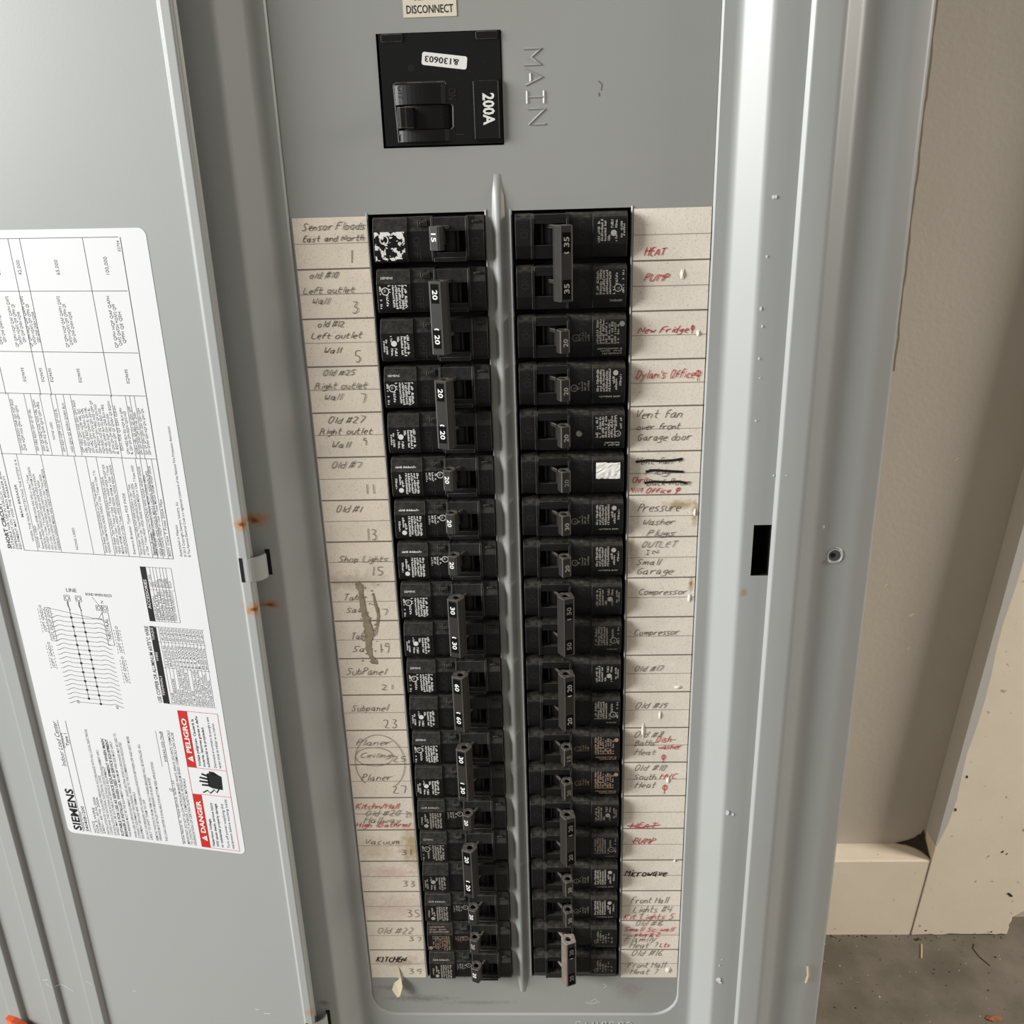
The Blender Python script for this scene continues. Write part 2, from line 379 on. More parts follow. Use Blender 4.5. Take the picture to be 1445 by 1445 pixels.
# handwriting on the two directory strips: text, x0, x1, baseline z, capital height (inches), pen
HAND=[('Sensor Floods', -3.97, -2.7, 9.78, 0.14, 'p'),('East and North', -3.98, -2.74, 9.56, 0.12, 'p'),('1', -3.05, -2.99, 9.12, 0.25, 'p'),
('old #10', -3.93, -3.31, 8.84, 0.13, 'p'),('Left outlet', -4.09, -3.01, 8.54, 0.13, 'p'),('Wall', -3.94, -3.53, 8.32, 0.13, 'p'),
('3', -3.09, -2.98, 8.11, 0.23, 'p'),('old #12', -3.86, -3.3, 7.85, 0.13, 'p'),('Left outlet', -4.02, -2.93, 7.61, 0.13, 'p'),
('Wall', -3.8, -3.38, 7.3, 0.13, 'p'),('5', -3.12, -2.99, 7.09, 0.24, 'p'),('Old #25', -3.86, -3.13, 6.83, 0.12, 'p'),
('Right outlet', -4.05, -2.92, 6.54, 0.14, 'p'),('Wall', -3.88, -3.45, 6.3, 0.14, 'p'),('7', -3.08, -2.9, 6.24, 0.19, 'p'),
('Old #27', -3.85, -3.02, 5.79, 0.14, 'p'),('Right outlet', -4.05, -2.89, 5.54, 0.14, 'p'),('Wall', -3.83, -3.37, 5.24, 0.14, 'p'),
('9', -3.11, -2.99, 5.29, 0.16, 'p'),('Old #7', -3.88, -3.19, 4.77, 0.15, 'p'),('11', -3.15, -2.97, 4.16, 0.23, 'p'),
('Old #1', -3.88, -3.25, 3.74, 0.15, 'p'),('13', -3.22, -3.01, 3.06, 0.26, 'p'),('Shop Lights', -3.92, -2.78, 2.52, 0.16, 'p'),
('15', -3.18, -2.92, 2.18, 0.21, 'p'),('Table', -3.91, -3.36, 1.56, 0.16, 'p'),('Saw', -3.87, -3.48, 1.23, 0.15, 'p'),
('17', -3.15, -2.9, 1.16, 0.18, 'p'),('Table', -3.82, -3.37, 0.54, 0.17, 'p'),('Saw', -3.82, -3.34, 0.2, 0.15, 'p'),
('19', -3.16, -2.92, 0.17, 0.25, 'p'),('SubPanel', -4.02, -3.02, -0.42, 0.19, 'p'),('21', -3.2, -2.93, -0.84, 0.14, 'p'),
('Subpanel', -3.98, -3.04, -1.43, 0.18, 'p'),('23', -3.22, -2.91, -1.92, 0.24, 'p'),('Planer', -3.96, -3.07, -2.42, 0.19, 'p'),
('Ceiling', -3.9, -3.09, -2.78, 0.15, 'p'),('25', -3.08, -2.76, -2.91, 0.17, 'p'),('Planer', -3.91, -3.12, -3.45, 0.19, 'p'),
('27', -3.15, -2.81, -3.84, 0.21, 'p'),('Kitchn/Hall', -4.13, -2.99, -4.32, 0.17, 'r'),('Old #20', -3.91, -2.99, -4.54, 0.18, 'p'),
('29', -2.86, -2.74, -4.59, 0.18, 'p'),('Hallway', -3.97, -3.0, -4.76, 0.18, 'p'),('High (Bathrm)', -4.18, -2.77, -4.89, 0.16, 'r'),
('Vacuum', -4.02, -3.1, -5.43, 0.18, 'p'),('31', -3.05, -2.81, -5.78, 0.16, 'p'),('33', -3.09, -2.79, -6.82, 0.19, 'p'),
('35', -3.05, -2.72, -7.85, 0.24, 'p'),('Old #22', -3.91, -2.93, -8.41, 0.22, 'p'),('37', -3.05, -2.74, -8.68, 0.15, 'p'),
('KITCHEN', -4.01, -3.17, -9.41, 0.18, 'k'),('39', -3.14, -2.79, -9.84, 0.2, 'p'),('HEAT', 2.87, 3.33, 9.12, 0.16, 'r'),
('PUMP', 2.88, 3.39, 8.62, 0.15, 'r'),('New Fridge', 2.78, 3.82, 7.57, 0.13, 'r'),('@', 3.86, 4.01, 7.58, 0.13, 'r'),
("Dylan's Office", 2.76, 3.99, 6.62, 0.18, 'r'),('@', 4.0, 4.12, 6.6, 0.18, 'r'),('Vent fan', 2.74, 3.75, 5.76, 0.19, 'p'),
('over front', 2.79, 3.73, 5.51, 0.14, 'p'),('Garage door', 2.8, 3.98, 5.26, 0.16, 'p'),('Vent fan +', 2.78, 3.79, 4.73, 0.15, 'p'),
('Plug', 3.01, 3.57, 4.49, 0.15, 'p'),('Chris', 2.71, 3.08, 4.31, 0.15, 'r'),('Back Room', 3.04, 3.99, 4.24, 0.15, 'p'),
('Office @', 3.01, 3.77, 4.06, 0.12, 'r'),('Pressure', 2.86, 3.8, 3.64, 0.2, 'p'),('Washer', 2.95, 3.69, 3.31, 0.15, 'p'),
('Plugs', 3.06, 3.71, 3.05, 0.15, 'p'),('OUTLET', 2.94, 3.78, 2.77, 0.14, 'p'),('IN', 3.06, 3.33, 2.6, 0.12, 'p'),
('Small', 2.84, 3.43, 2.34, 0.16, 'p'),('Garage', 2.83, 3.69, 2.11, 0.16, 'p'),('Compressor', 2.89, 4.02, 1.59, 0.16, 'p'),
('Compressor', 2.82, 3.88, 0.55, 0.17, 'p'),('Old #17', 2.84, 3.54, -0.41, 0.15, 'p'),('Old #19', 2.88, 3.68, -1.43, 0.16, 'p'),
('Old #8', 2.87, 3.6, -2.25, 0.16, 'p'),('Baths', 2.9, 3.41, -2.49, 0.16, 'p'),('Dish-', 3.41, 3.88, -2.4, 0.18, 'r'),
('washer', 3.47, 4.04, -2.6, 0.16, 'r'),('Heat', 2.9, 3.42, -2.76, 0.17, 'p'),('@', 3.55, 3.74, -2.95, 0.19, 'r'),
('Old #10', 2.89, 3.7, -3.22, 0.17, 'p'),('South', 2.88, 3.44, -3.49, 0.17, 'p'),('HVC', 3.53, 3.98, -3.48, 0.17, 'r'),
('Heat', 2.92, 3.45, -3.73, 0.17, 'p'),('@', 3.61, 3.84, -3.86, 0.21, 'r'),('HEAT', 2.82, 3.53, -4.98, 0.18, 'r'),
('PUMP', 2.9, 3.49, -5.45, 0.18, 'r'),('Microwave', 2.71, 3.8, -6.5, 0.23, 'k'),('Front Hall', 2.89, 3.9, -7.39, 0.21, 'p'),
('Lights #4', 2.95, 3.98, -7.7, 0.21, 'p'),('Kit Lights 5', 2.7, 4.06, -7.94, 0.19, 'r'),('Old #16', 3.0, 3.75, -8.16, 0.17, 'p'),
('Small Sc. wall', 2.72, 4.08, -8.35, 0.15, 'r'),('plug & 2', 3.01, 3.67, -8.52, 0.15, 'r'),('Family', 2.74, 3.6, -8.7, 0.2, 'p'),
('Heat ?', 2.88, 3.64, -8.92, 0.2, 'p'),('Lts', 3.68, 3.96, -8.89, 0.15, 'r'),('Old #16', 2.92, 3.78, -9.19, 0.2, 'p'),
('Front Hall', 2.84, 3.89, -9.62, 0.2, 'p'),('Heat ?', 2.9, 3.67, -9.85, 0.2, 'p')]

# ================================================================== the room
def structure(name, mb, m, **k):
    o = mb.build(name, m, **k); o['kind'] = 'structure'; return o
WY = 23.3                                  # the far wall's face
CY = 4.0                                   # face of the boxed-out wall that carries the panel
f = MB(); f.box((-70, -75, -ZF - 2), (75, WY + 4, -ZF)); structure('floor', f, M['concrete'])
f = MB(); f.box((7.8, WY, -ZF), (75, WY + 4, 70)); structure('wall_back', f, M['wall'])
f = MB(); f.box((-70, CY, -ZF), (7.8, WY, 70)); structure('wall_front', f, M['wall'])

# baseboard (butts against the leaning cream board)
def lean_x(z, off=0.0): return 21.17 + (z + 30.65) * 0.0876 + off
b = MB()
pr = [(WY, -ZF), (22.0, -ZF), (22.0, -25.50), (22.06, -25.42), (WY, -25.36)]
n = len(pr)
a_ = [b.vert((7.8, y, z)) for y, z in pr]; c_ = [b.vert((lean_x(z, -0.05), y, z)) for y, z in pr]
for k in range(n): b.face((a_[k], a_[(k + 1) % n], c_[(k + 1) % n], c_[k]))
b.face(a_[::-1]); b.face(c_)
bb = structure('baseboard_back', b, M['trim'])
# the leaning cream board, wave-worn at its foot
brd = root('cream_board', 'wide cream painted board leaning beside the baseboard, chipped at its foot', 'board', (24, 22, -ZF))
b = MB()
rnd = random.Random(3)
out = [(lean_x(-ZF), -ZF)]
x = lean_x(-ZF) + 0.3
while x < 26.4:
    out.append((x, -ZF + rnd.uniform(0.0, 0.09))); x += rnd.uniform(0.25, 0.5)
out += [(26.5, -ZF + 0.03), (26.55, -30.15), (26.5, -29.95), (26.62, -29.65), (26.6, -29.4), (26.85, -29.2), (27.1, -29.0), (27.45, -28.8), (27.6, -28.5)]
out += [(27.6 + 95 * 0.0876, 66), (lean_x(66), 66)]
m_ = len(out)
fr = [b.vert((p[0], 21.95, p[1])) for p in out]; bk = [b.vert((p[0], WY - 0.01, p[1])) for p in out]
b.face(fr[::-1]); b.face(bk)
for k in range(m_): b.face((fr[k], fr[(k + 1) % m_], bk[(k + 1) % m_], bk[k]))
b.build('board_plank', M['trim'], brd, (24, 22, -ZF), bevel=0.03)
# strip of wall paint lapping the board's edge
b = MB(); P1 = []
zs = [-24.4 + k * 1.5 for k in range(60)]
for k, z in enumerate(zs):
    P1.append((z, (0.02 if k == 0 else 0.22 if k == 1 else 0.36) + 0.08 * math.sin(k * 1.3) + 0.05 * rnd.random()))
for (z0, w0), (z1, w1) in zip(P1, P1[1:]):
    b.poly([(lean_x(z0, -0.012), 21.93, z0), (lean_x(z0, w0), 21.93, z0), (lean_x(z1, w1), 21.93, z1), (lean_x(z1, -0.012), 21.93, z1)])
    b.poly([(lean_x(z0, -0.012), 21.93, z0), (lean_x(z1, -0.012), 21.93, z1), (lean_x(z1, -0.012), WY - .02, z1), (lean_x(z0, -0.012), WY - .02, z0)])
b.build('paint_overlap', M['trim_grey'], brd, (24, 22, -ZF), label='grey wall paint lapping the board edge')
# chips and smear on the board
b = MB()
for (cx, cz, rx, rz, a) in ((26.25, -27.8, .16, .07, -0.7), (26.13, -27.68, .10, .06, -0.3), (21.95, -30.3, .06, .05, 0.7), (25.6, -30.4, .06, .045, 0.8), (22.75, -19.9, .05, .10, 0.2), (22.45, -22.0, .05, .12, 0.1), (25.35, -24.8, .05, .09, -.5), (25.6, -24.95, .03, .08, -.5)):
    b.disc((cx, 21.93, cz), (math.cos(a) * rx, 0, math.sin(a) * rx), (-math.sin(a) * rz, 0, math.cos(a) * rz), 1, 9)
b.build('paint_chip', M['crack'], brd, (24, 22, -ZF), kind='stuff')
b = MB(); b.disc((26.95, 21.93, -23.4), (0.75, 0, -0.05), (0, 0, 0.18), 1, 18)
b.build('paint_smear', M['teal'], brd, (24, 22, -ZF), label='pale teal paint smear')
# cobweb grime in the corner above the baseboard
b = MB()
cx0 = lean_x(-25.3, -0.04)
for k in range(9):
    t = k / 8
    pass
pts = [(cx0, 22.0, -25.36), (cx0 - 0.10, 22.25, -25.33), (cx0 - 0.28, 22.6, -25.31), (cx0 - 0.55, 22.9, -25.30), (cx0 - 0.95, 23.12, -25.29), (cx0 - 1.5, 23.24, -25.29), (cx0 - 0.85, 23.26, -25.12), (cx0 - 0.45, 23.25, -24.95), (cx0 - 0.26, 23.25, -24.72), (cx0 - 0.16, 23.25, -24.75), (cx0 - 0.03, 23.24, -24.35), (cx0, 23.0, -24.85), (cx0, 22.7, -25.0), (cx0, 22.4, -25.2)]
cen = b.vert((cx0 - 0.22, 22.98, -25.12)); ring = [b.vert(p) for p in pts]
for k in range(len(ring)): b.face((cen, ring[k], ring[(k + 1) % len(ring)]))
o = b.build('cobweb_clump', M['crack']); tag(o, 'dark cobweb clump in the corner on top of the baseboard', 'cobweb')
# wall nicks
NICKS = ((20.4, -2.83, .10), (17.82, -9.38, .10), (19.29, -11.06, .13), (19.46, -11.35, .06), (19.04, -12.27, .05), (19.38, -12.97, .10), (18.7, -12.6, .05), (22.6, -4.0, .06))
b = MB()
for (px, pz, r) in NICKS:
    b.disc((px, WY - 0.02, pz), (r, 0, .04), (0.05, 0, r * .7), 1, 6)
b.build('paint_nick', M['peel'], bpy.data.objects['wall_back'], (0, 0, 0), kind='stuff')
# debris on the floor
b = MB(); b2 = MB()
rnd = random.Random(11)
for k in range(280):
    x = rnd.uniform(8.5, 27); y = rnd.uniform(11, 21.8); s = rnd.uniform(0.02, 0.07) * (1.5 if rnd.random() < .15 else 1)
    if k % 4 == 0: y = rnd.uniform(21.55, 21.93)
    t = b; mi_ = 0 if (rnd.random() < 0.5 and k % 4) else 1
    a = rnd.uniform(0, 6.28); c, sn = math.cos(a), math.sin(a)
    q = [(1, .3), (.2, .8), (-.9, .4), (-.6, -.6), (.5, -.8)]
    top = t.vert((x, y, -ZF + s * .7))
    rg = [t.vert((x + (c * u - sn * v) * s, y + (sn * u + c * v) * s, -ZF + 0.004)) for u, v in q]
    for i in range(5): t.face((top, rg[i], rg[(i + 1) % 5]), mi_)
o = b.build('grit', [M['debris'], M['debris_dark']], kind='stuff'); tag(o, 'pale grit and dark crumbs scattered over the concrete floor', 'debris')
def straw(pts, w, m_, name, label, cat):
    b = MB(); rows = []
    P = [Vector(p) for p in pts]
    for i, p in enumerate(P):
        d = (P[min(i + 1, len(P) - 1)] - P[max(i - 1, 0)]).normalized(); sd = Vector((-d.y, d.x, 0)).normalized() * w
        rows.append([b.vert(p - sd), b.vert(p + Vector((0, 0, w * 1.4))), b.vert(p + sd)])
    for i in range(len(P) - 1):
        for k in range(2): b.face((rows[i][k], rows[i][k + 1], rows[i + 1][k + 1], rows[i + 1][k]))
        b.face((rows[i][0], rows[i + 1][0], rows[i + 1][2], rows[i][2]))
    return tag(b.build(name, M[m_], None, tuple(P[0])), label, cat)
straw([(21.1, 20.3, -ZF), (21.35, 20.9, -ZF), (21.5, 21.3, -ZF)], .05, 'straw', 'straw_bit', 'thin dry straw on the floor below the baseboard joint', 'straw')
straw([(24.6, 19.8, -ZF), (24.3, 20.4, -ZF), (24.2, 21.0, -ZF), (24.4, 21.3, -ZF)], .03, 'debris_dark', 'root_strand', 'curly dark strand on the floor in front of the cream board', 'strand')
b = MB()
lf = [(0, 0), (.25, .16), (.55, .2), (.8, .08), (.95, -.05), (.7, -.2), (.4, -.22), (.15, -.14)]
c_ = b.vert((23.3, 16.55, -ZF + .12)); rg = [b.vert((22.85 + u, 16.5 + v, -ZF + .02 + .05 * (k % 2))) for k, (u, v) in enumerate(lf)]
for i in range(8): b.face((c_, rg[i], rg[(i + 1) % 8]))
tag(b.build('dry_leaf', M['leaf'], None, (23.3, 16.5, -ZF)), 'small reddish brown dry leaf on the concrete floor', 'leaf')

# ================================================================== the load centre
LC = root('load_center', 'grey steel circuit breaker load center with its door swung open', 'breaker panel', BASE)
O = BASE
# --- cover frame: nested rounded rectangles lofted outward
SLZ0, SLZ1 = 2.266, 3.467
def fillet_profile(pts, r=0.05, seg=4):
    out = [pts[0]]
    for i in range(1, len(pts) - 1):
        p, a, c = Vector(pts[i][:2]), Vector(pts[i - 1][:2]), Vector(pts[i + 1][:2])
        rr = pts[i][2] if len(pts[i]) > 2 else r
        da, dc = (a - p), (c - p)
        rr = min(rr, da.length * .45, dc.length * .45)
        s0 = p + da.normalized() * rr; s1 = p + dc.normalized() * rr
        for k in range(seg + 1):
            t = k / seg
            out.append(tuple((s0 * (1 - t) ** 2 + p * 2 * t * (1 - t) + s1 * t ** 2)))
    out.append(pts[-1][:2])
    return out
raw = [(4.195, 0.02), (4.21, 0.0, .004), (4.245, -0.045, .01), (4.56, -0.045, .10), (5.06, -0.50, .07), (5.319, -0.50, .0005), (5.695, -0.50, .0005), (5.705, -0.50, .002), (5.77, -0.585, .03), (6.32, -0.585, .09), (6.72, -0.24, .10), (7.0, -0.17, .12), (7.62, -0.17, .12), (8.05, -0.02, .12), (8.13, 0.10, .04), (8.13, 0.42)]
prof = fillet_profile(raw)
def ring(d):
    """x half width, bottom z, top z, corner radius"""
    if d <= 4.25: return d, -11.28 - (d - 4.2), 15.6 + (d - 4.2), .70
    e = d - 4.25
    k = min(e / 0.32, 1.0)
    return d, -11.33 - 1.25 * k - max(0, d - 4.57), 15.65 + 1.2 * k + max(0, d - 4.57), .70 - .3 * k
NC = 7
def ring_pts(d, y):
    hx, zb, zt, r = ring(d)
    p = []
    for (cx, cz, a0) in ((hx - r, zt - r, 0), (-hx + r, zt - r, 90), (-hx + r, zb + r, 180), (hx - r, zb + r, 270)):
        for k in range(NC):
            a = math.radians(a0 + 90 * k / (NC - 1)); p.append((cx + r * math.cos(a), y, cz + r * math.sin(a)))
        if a0 == 270: p += [(hx, y, SLZ0), (hx, y, SLZ1)]
    return p
cf = MB(); prev = None
for d, y in prof:
    cur = [cf.vert(p) for p in ring_pts(d, y)]
    if prev:
        n = len(cur)
        in_slot = pd >= 5.3 and d <= 5.71 and abs(y + .5) < .02 and abs(py_ + .5) < .02 and pd < 5.70
        for k in range(n):
            if in_slot and k == n - 2 and pd > 5.315: continue
            cf.face((prev[k], prev[(k + 1) % n], cur[(k + 1) % n], cur[k]))
    prev = cur; pd, py_ = d, y
cover = cf.build('cover_frame', M['paint'], LC, O, smooth=True)
b = MB()
b.box((5.30, -0.49, SLZ0 - .02), (5.72, 0.40, SLZ1 + .02))
del b.f[2]; del b.m[2]
b.build('latch_slot', M['void'], cover, O, label='black rectangular latch slot')
# screw hole with torn paint round it
sx, sz = 7.22, 2.58
b = MB(); c_ = (sx, -0.186, sz)
b.disc(c_, (1, 0, 0), (0, 0, 1), .135, 22, .155)
b.disc((sx, -0.18, sz), (1, 0, 0), (0, 0, 1), .14, 22)
b.m = [0] * 22 + [1]
b.disc((sx - .04, -0.188, sz + .01), (1, 0, 0), (0, 0, 1), .06, 14, mi=2)
b.build('screw_hole', [M['scratch'], M['steel'], M['void']], cover, O, label='empty screw hole with chipped rim')
b = MB(); b.ridge([(sx + .17 * math.cos(a), -0.18, sz + .17 * math.sin(a) * 1.1) for a in [math.radians(q) for q in range(-150, 100, 15)]], .05, .025, (0, -1, 0))
b.build('chipped_rim', M['paint'], cover, O)
# paint specks on the frame
b = MB(); rnd = random.Random(5)
for (x, z, r, y) in ((5.25, 10.2, .03, -.52), (5.3, 10.2, .025, -.52), (5.2, 9.1, .02, -.52), (5.15, 8.1, .025, -.52), (5.2, 7.75, .02, -.52), (5.18, 7.1, .018, -.52), (5.22, 6.7, .02, -.52), (5.2, 5.8, .02, -.52), (5.15, -4.1, .045, -.52), (5.28, -4.15, .03, -.52), (5.2, -9.0, .02, -.52), (5.25, -9.6, .05, -.52), (5.2, -9.5, .07, -.52), (5.25, -8.8, .02, -.52), (6.9, 3.3, .03, -.25), (5.65, 4.6, .02, -.52), (5.9, 4.62, .02, -.6)):
    b.disc((x, y, z), (r, 0, 0), (0, 0, r * rnd.uniform(.6, 1.8)), 1, 7)
b.build('paint_fleck', M['label'], cover, O, kind='stuff')
b = MB(); b.ridge([(7.62, -.2, -9.35), (7.66, -.2, -9.7), (7.62, -.2, -9.95)], .07, .03, (0, -1, 0)); b.build('splinter', M['straw'], cover, O)
# thin bead of cream caulk along the upper right edge
b = MB(); pts = []
for k in range(40):
    z = 16 - k * .24; pts.append((8.15 + .012 * math.sin(k * .9) + .01 * math.sin(k * 2.3), .12, z))
b.ridge(pts, .06, .03, (0.5, -1, 0)); b.build('caulk_bead', M['caulk'], cover, O, label='thin wavy bead of cream caulk')
# enclosure box behind
b = MB(); b.box((-7.55, 0.42, -15.0), (7.55, CY, 18.4)); b.build('enclosure_box', M['paint'], LC, O)

# --- dead front: plate with three openings
slots = [(-2.63, -0.29, -9.92, 10.06), (0.24, 2.61, -9.92, 10.06), (-2.21, 0.135, 11.275, 13.27)]
xs = sorted({-4.2, -3.5, -2.63, -2.21, -0.29, 0.135, 0.24, 2.61, 3.5, 4.2}); zs = sorted({-11.28, -10.58, -9.92, 10.06, 11.275, 13.27, 14.9, 15.6})
df = MB(); T = 0.06
for i in range(len(xs) - 1):
    for j in range(len(zs) - 1):
        cx, cz = (xs[i] + xs[i + 1]) / 2, (zs[j] + zs[j + 1]) / 2
        if any(s[0] < cx < s[1] and s[2] < cz < s[3] for s in slots): continue
        X0, X1, Z0, Z1 = xs[i], xs[i + 1], zs[j], zs[j + 1]
        corner = (X0 == -4.2 or X1 == 4.2) and (Z0 == -11.28 or Z1 == 15.6)
        if corner:
            ccx = X1 if X0 == -4.2 else X0; ccz = Z1 if Z0 == -11.28 else Z0
            sx_ = -1 if X0 == -4.2 else 1; sz_ = -1 if Z0 == -11.28 else 1
            pts = [(ccx, 0, ccz)] + [(ccx + sx_ * .7 * math.cos(t), 0, ccz + sz_ * .7 * math.sin(t)) for t in [math.radians(90 * q / 8) for q in range(9)]]
            df.poly(pts)
        else:
            df.poly([(X0, 0, Z0), (X1, 0, Z0), (X1, 0, Z1), (X0, 0, Z1)])
for s in slots:
    for (p, q) in (((s[0], s[2]), (s[1], s[2])), ((s[1], s[2]), (s[1], s[3])), ((s[1], s[3]), (s[0], s[3])), ((s[0], s[3]), (s[0], s[2]))):
        df.poly([(p[0], 0, p[1]), (q[0], 0, q[1]), (q[0], T, q[1]), (p[0], T, p[1])])
dead = df.build('dead_front', M['pan'], LC, O)
b = MB(); b.box((-4.1, .36, -11.2), (4.1, .41, 15.5)); b.build('bus_cavity', M['void'], LC, O, label='dark cavity behind the breakers')
# rolled lips of the slots
b = MB()
for s in slots[:2]:
    b.ridge([(s[0] - .02, -.0, s[3] + .03), (s[0] - .02, -.0, s[3]), (s[0] - .015, 0, s[2])], .05, .02, (0, -1, 0))
    b.ridge([(s[1] + .02, -.0, s[3] + .03), (s[1] + .02, -.0, s[3]), (s[1] + .015, 0, s[2])], .05, .02, (0, -1, 0))
b.build('slot_lip', M['pan'], dead, O)
# centre rib between the columns, with tapered ends
b = MB(); rows = []
for z, k in ((10.75, 0.0), (10.6, .25), (10.35, .7), (10.0, .95), (9.6, 1), (0, 1), (-9.3, 1), (-9.9, .9), (-10.2, .6), (-10.5, 0.0)):
    r_ = []
    for q in range(13):
        t = -1 + 2 * q / 12
        r_.append(b.vert((-0.02 + t * .135 * (0.5 + .5 * k), -0.002 - .095 * k * (math.cos(t * math.pi / 2) ** 1.0), z)))
    rows.append(r_)
for r0, r1 in zip(rows, rows[1:]):
    for q in range(12): b.face((r0[q], r1[q], r1[q + 1], r0[q + 1]))
b.build('center_rib', M['pan'], dead, O, smooth=True)
# embossed lettering
EM = {'M': ['0006032306... ']}
def emboss(mb, s, o, u, v, h, adv, w, nrm=(0, -1, 0)):
    o = Vector(o); u = Vector(u); v = Vector(v); x = 0
    for ch in s:
        for l in strokes_of(ch):
            P = [o + u * (x + px / 4 * adv * .72) + v * (py / 7 * h) for px, py in l]
            Q = []
            for a, c in zip(P, P[1:]): Q += [a, a.lerp(c, .5)]
            Q.append(P[-1]); mb.ridge(Q, w, w * .45, nrm)
        x += adv
b = MB()
STROKES['I'] = '1913 0939 0333'; STROKES['I'] = '1912 0828 0222'
STROKES['J'] = '2912 0949 0242'
for ch_i, ch in enumerate('MAIN'):
    z = 12.93 - ch_i * .345
    key = 'J' if ch == 'I' else ch
    for l in strokes_of(key):
        if ch == 'I':
            l = {0: [(2, 7), (2, 0)], 1: [(0.4, 7), (3.6, 7)], 2: [(0.4, 0), (3.6, 0)]}[strokes_of('J').index(l)]
        P = [Vector((0.56 + .02 * ch_i + py / 7 * .32, 0.0, z - px / 4 * .275)) for px, py in l]
        Q = []
        for a, c in zip(P, P[1:]): Q += [a, a.lerp(c, .5)]
        Q.append(P[-1]); b.ridge(Q, .05, .02, (0, -1, 0))
b.build('embossed_main', M['pan'], dead, O, label='embossed word MAIN')
b = MB(); emboss(b, '5140508', (1.45, -.045, -11.76), (1, 0, 0), (0, 0, 1), .19, .235, .04)
b.build('embossed_number', M['paint'], cover, O, label='embossed number under the breakers')
# scuffs on the plate
b = MB()
for pts in ([(1.95, 12.35), (2.02, 12.28), (2.0, 12.18)], [(1.96, 12.15), (1.97, 12.08)]):
    b.ribbon([(x, -.004, z) for x, z in pts], .018, (0, -1, 0))
b.build('pencil_mark', M['pencil'], dead, O)
b = MB()
for pts in ([(1.85, -10.85), (1.98, -10.75), (2.05, -10.9)], [(1.7, -10.9), (1.9, -10.93), (2.1, -10.87)], [(2.2, -10.2), (2.28, -10.3), (2.2, -10.35)]):
    b.ribbon([(x, -.004, z) for x, z in pts], .022, (0, -1, 0))
b.build('scuff', M['scratch'], dead, O)

# --- service disconnect sticker
b = MB(); b.box((-1.664, -.012, 13.52), (-.672, 0, 14.28)); st = b.build('service_sticker', M['service'], LC, O, label='cream sticker reading MAIN SERVICE DISCONNECT')
b = MB()
for s_, z, w in (('DISCONNECT', 13.585, .87), ('SERVICE', 13.80, .58), ('MAIN', 14.02, .38)):
    put_text(b, s_, (-1.168, -.0145, z), (1, 0, 0), (0, 0, 1), .135, w, bold=.012, center=True)
b.build('sticker_print', M['black_ink'], st, O, kind='stuff')

# --- directory strips
def strip(x0, x1, x0b, x1b, m_, name, side):
    b = MB(); N_ = 40
    for k in range(N_):
        z0 = 10.03 - k * .5 - (.0 if k else 0); z1 = 10.03 - (k + 1) * .5
        t0 = k / N_; t1 = (k + 1) / N_
        q = lambda a, c, t: a + (c - a) * t
        wv = lambda k: -.012 - .004 * math.sin(k * 1.7)
        b.poly([(q(x0, x0b, t0), wv(k), z0), (q(x1, x1b, t0), wv(k + 3), z0), (q(x1, x1b, t1), wv(k + 4), z1), (q(x0, x0b, t1), wv(k + 1), z1)])
    s_ = b.build(name, m_, LC, O, label='handwritten circuit directory strip beside the %s' % side)
    b = MB(); c = MB()
    for k in range(1, 20):
        z = 10.03 - k
        b.box((x0 + .0, -.0195, z - .014), (x1, -.017, z + .014))
    for k in range(20):
        z = 10.03 - k - .5
        c.box((x0, -.0185, z - .006), (x1, -.0165, z + .006))
    b.build('ruled_line', M['rule'], s_, O, kind='stuff'); c.build('thin_ruled_line', M['rule_thin'], s_, O, kind='stuff')
    return s_
SL = strip(-4.15, -2.665, -4.17, -2.675, M['paper_l'], 'directory_strip', 'odd breakers')
SR = strip(2.66, 4.19, 2.665, 4.19, M['paper_r'], 'directory_strip', 'even breakers')
rnd = random.Random(21)
for side, par in ((-1, SL), (1, SR)):
    for c, mm, nm in (('p', 'pencil', 'pencil_writing'), ('r', 'red_pen', 'red_writing'), ('k', 'marker', 'marker_writing')):
        b = MB()
        for (t, x0, x1, zb, cap, cc) in HAND:
            if cc == c and (x0 > 0) == (side > 0):
                put_hand(b, t, x0, x1, zb + .01, cap * (.95 if len(t) > 2 else 1), {'p': .0145, 'r': .018, 'k': .026}[c], -.024, rnd)
        if side > 0 and c == 'k':
            for P in (((2.79, 4.8), (3.05, 4.83), (3.3, 4.81), (3.6, 4.82), (3.8, 4.85)), ((3.01, 4.57), (3.2, 4.6), (3.46, 4.58), (3.83, 4.55)), ((2.99, 4.31), (3.2, 4.34), (3.47, 4.32), (3.75, 4.33), (3.91, 4.29))):
                b.ribbon([(x, -.026, z) for x, z in P], .055, (0, -1, 0))
        if side > 0 and c == 'r':
            b.ribbon([(2.76, -.026, -4.88), (3.1, -.026, -4.93), (3.57, -.026, -4.86)], .03, (0, -1, 0))
            b.ribbon([(2.71 + .03 * k, -.026, 4.15 + .05 * (-1) ** k) for k in range(9)], .03, (0, -1, 0))
            b.ribbon([(2.9 + .06 * k, -.026, -5.4 + .06 * (-1) ** k) for k in range(9)], .022, (0, -1, 0))
        if side < 0 and c == 'p':
            for (cx, cz, rx, rz, a0, a1) in ((-3.53, -2.74, .47, .27, 0, 380), (-3.40, -2.92, .62, .82, -60, 230)):
                b.ribbon([(cx + rx * math.cos(math.radians(a)), -.025, cz + rz * math.sin(math.radians(a))) for a in range(a0, a1, 12)], .012, (0, -1, 0))
        if b.f: b.build(nm, M[mm], par, O, kind='stuff')
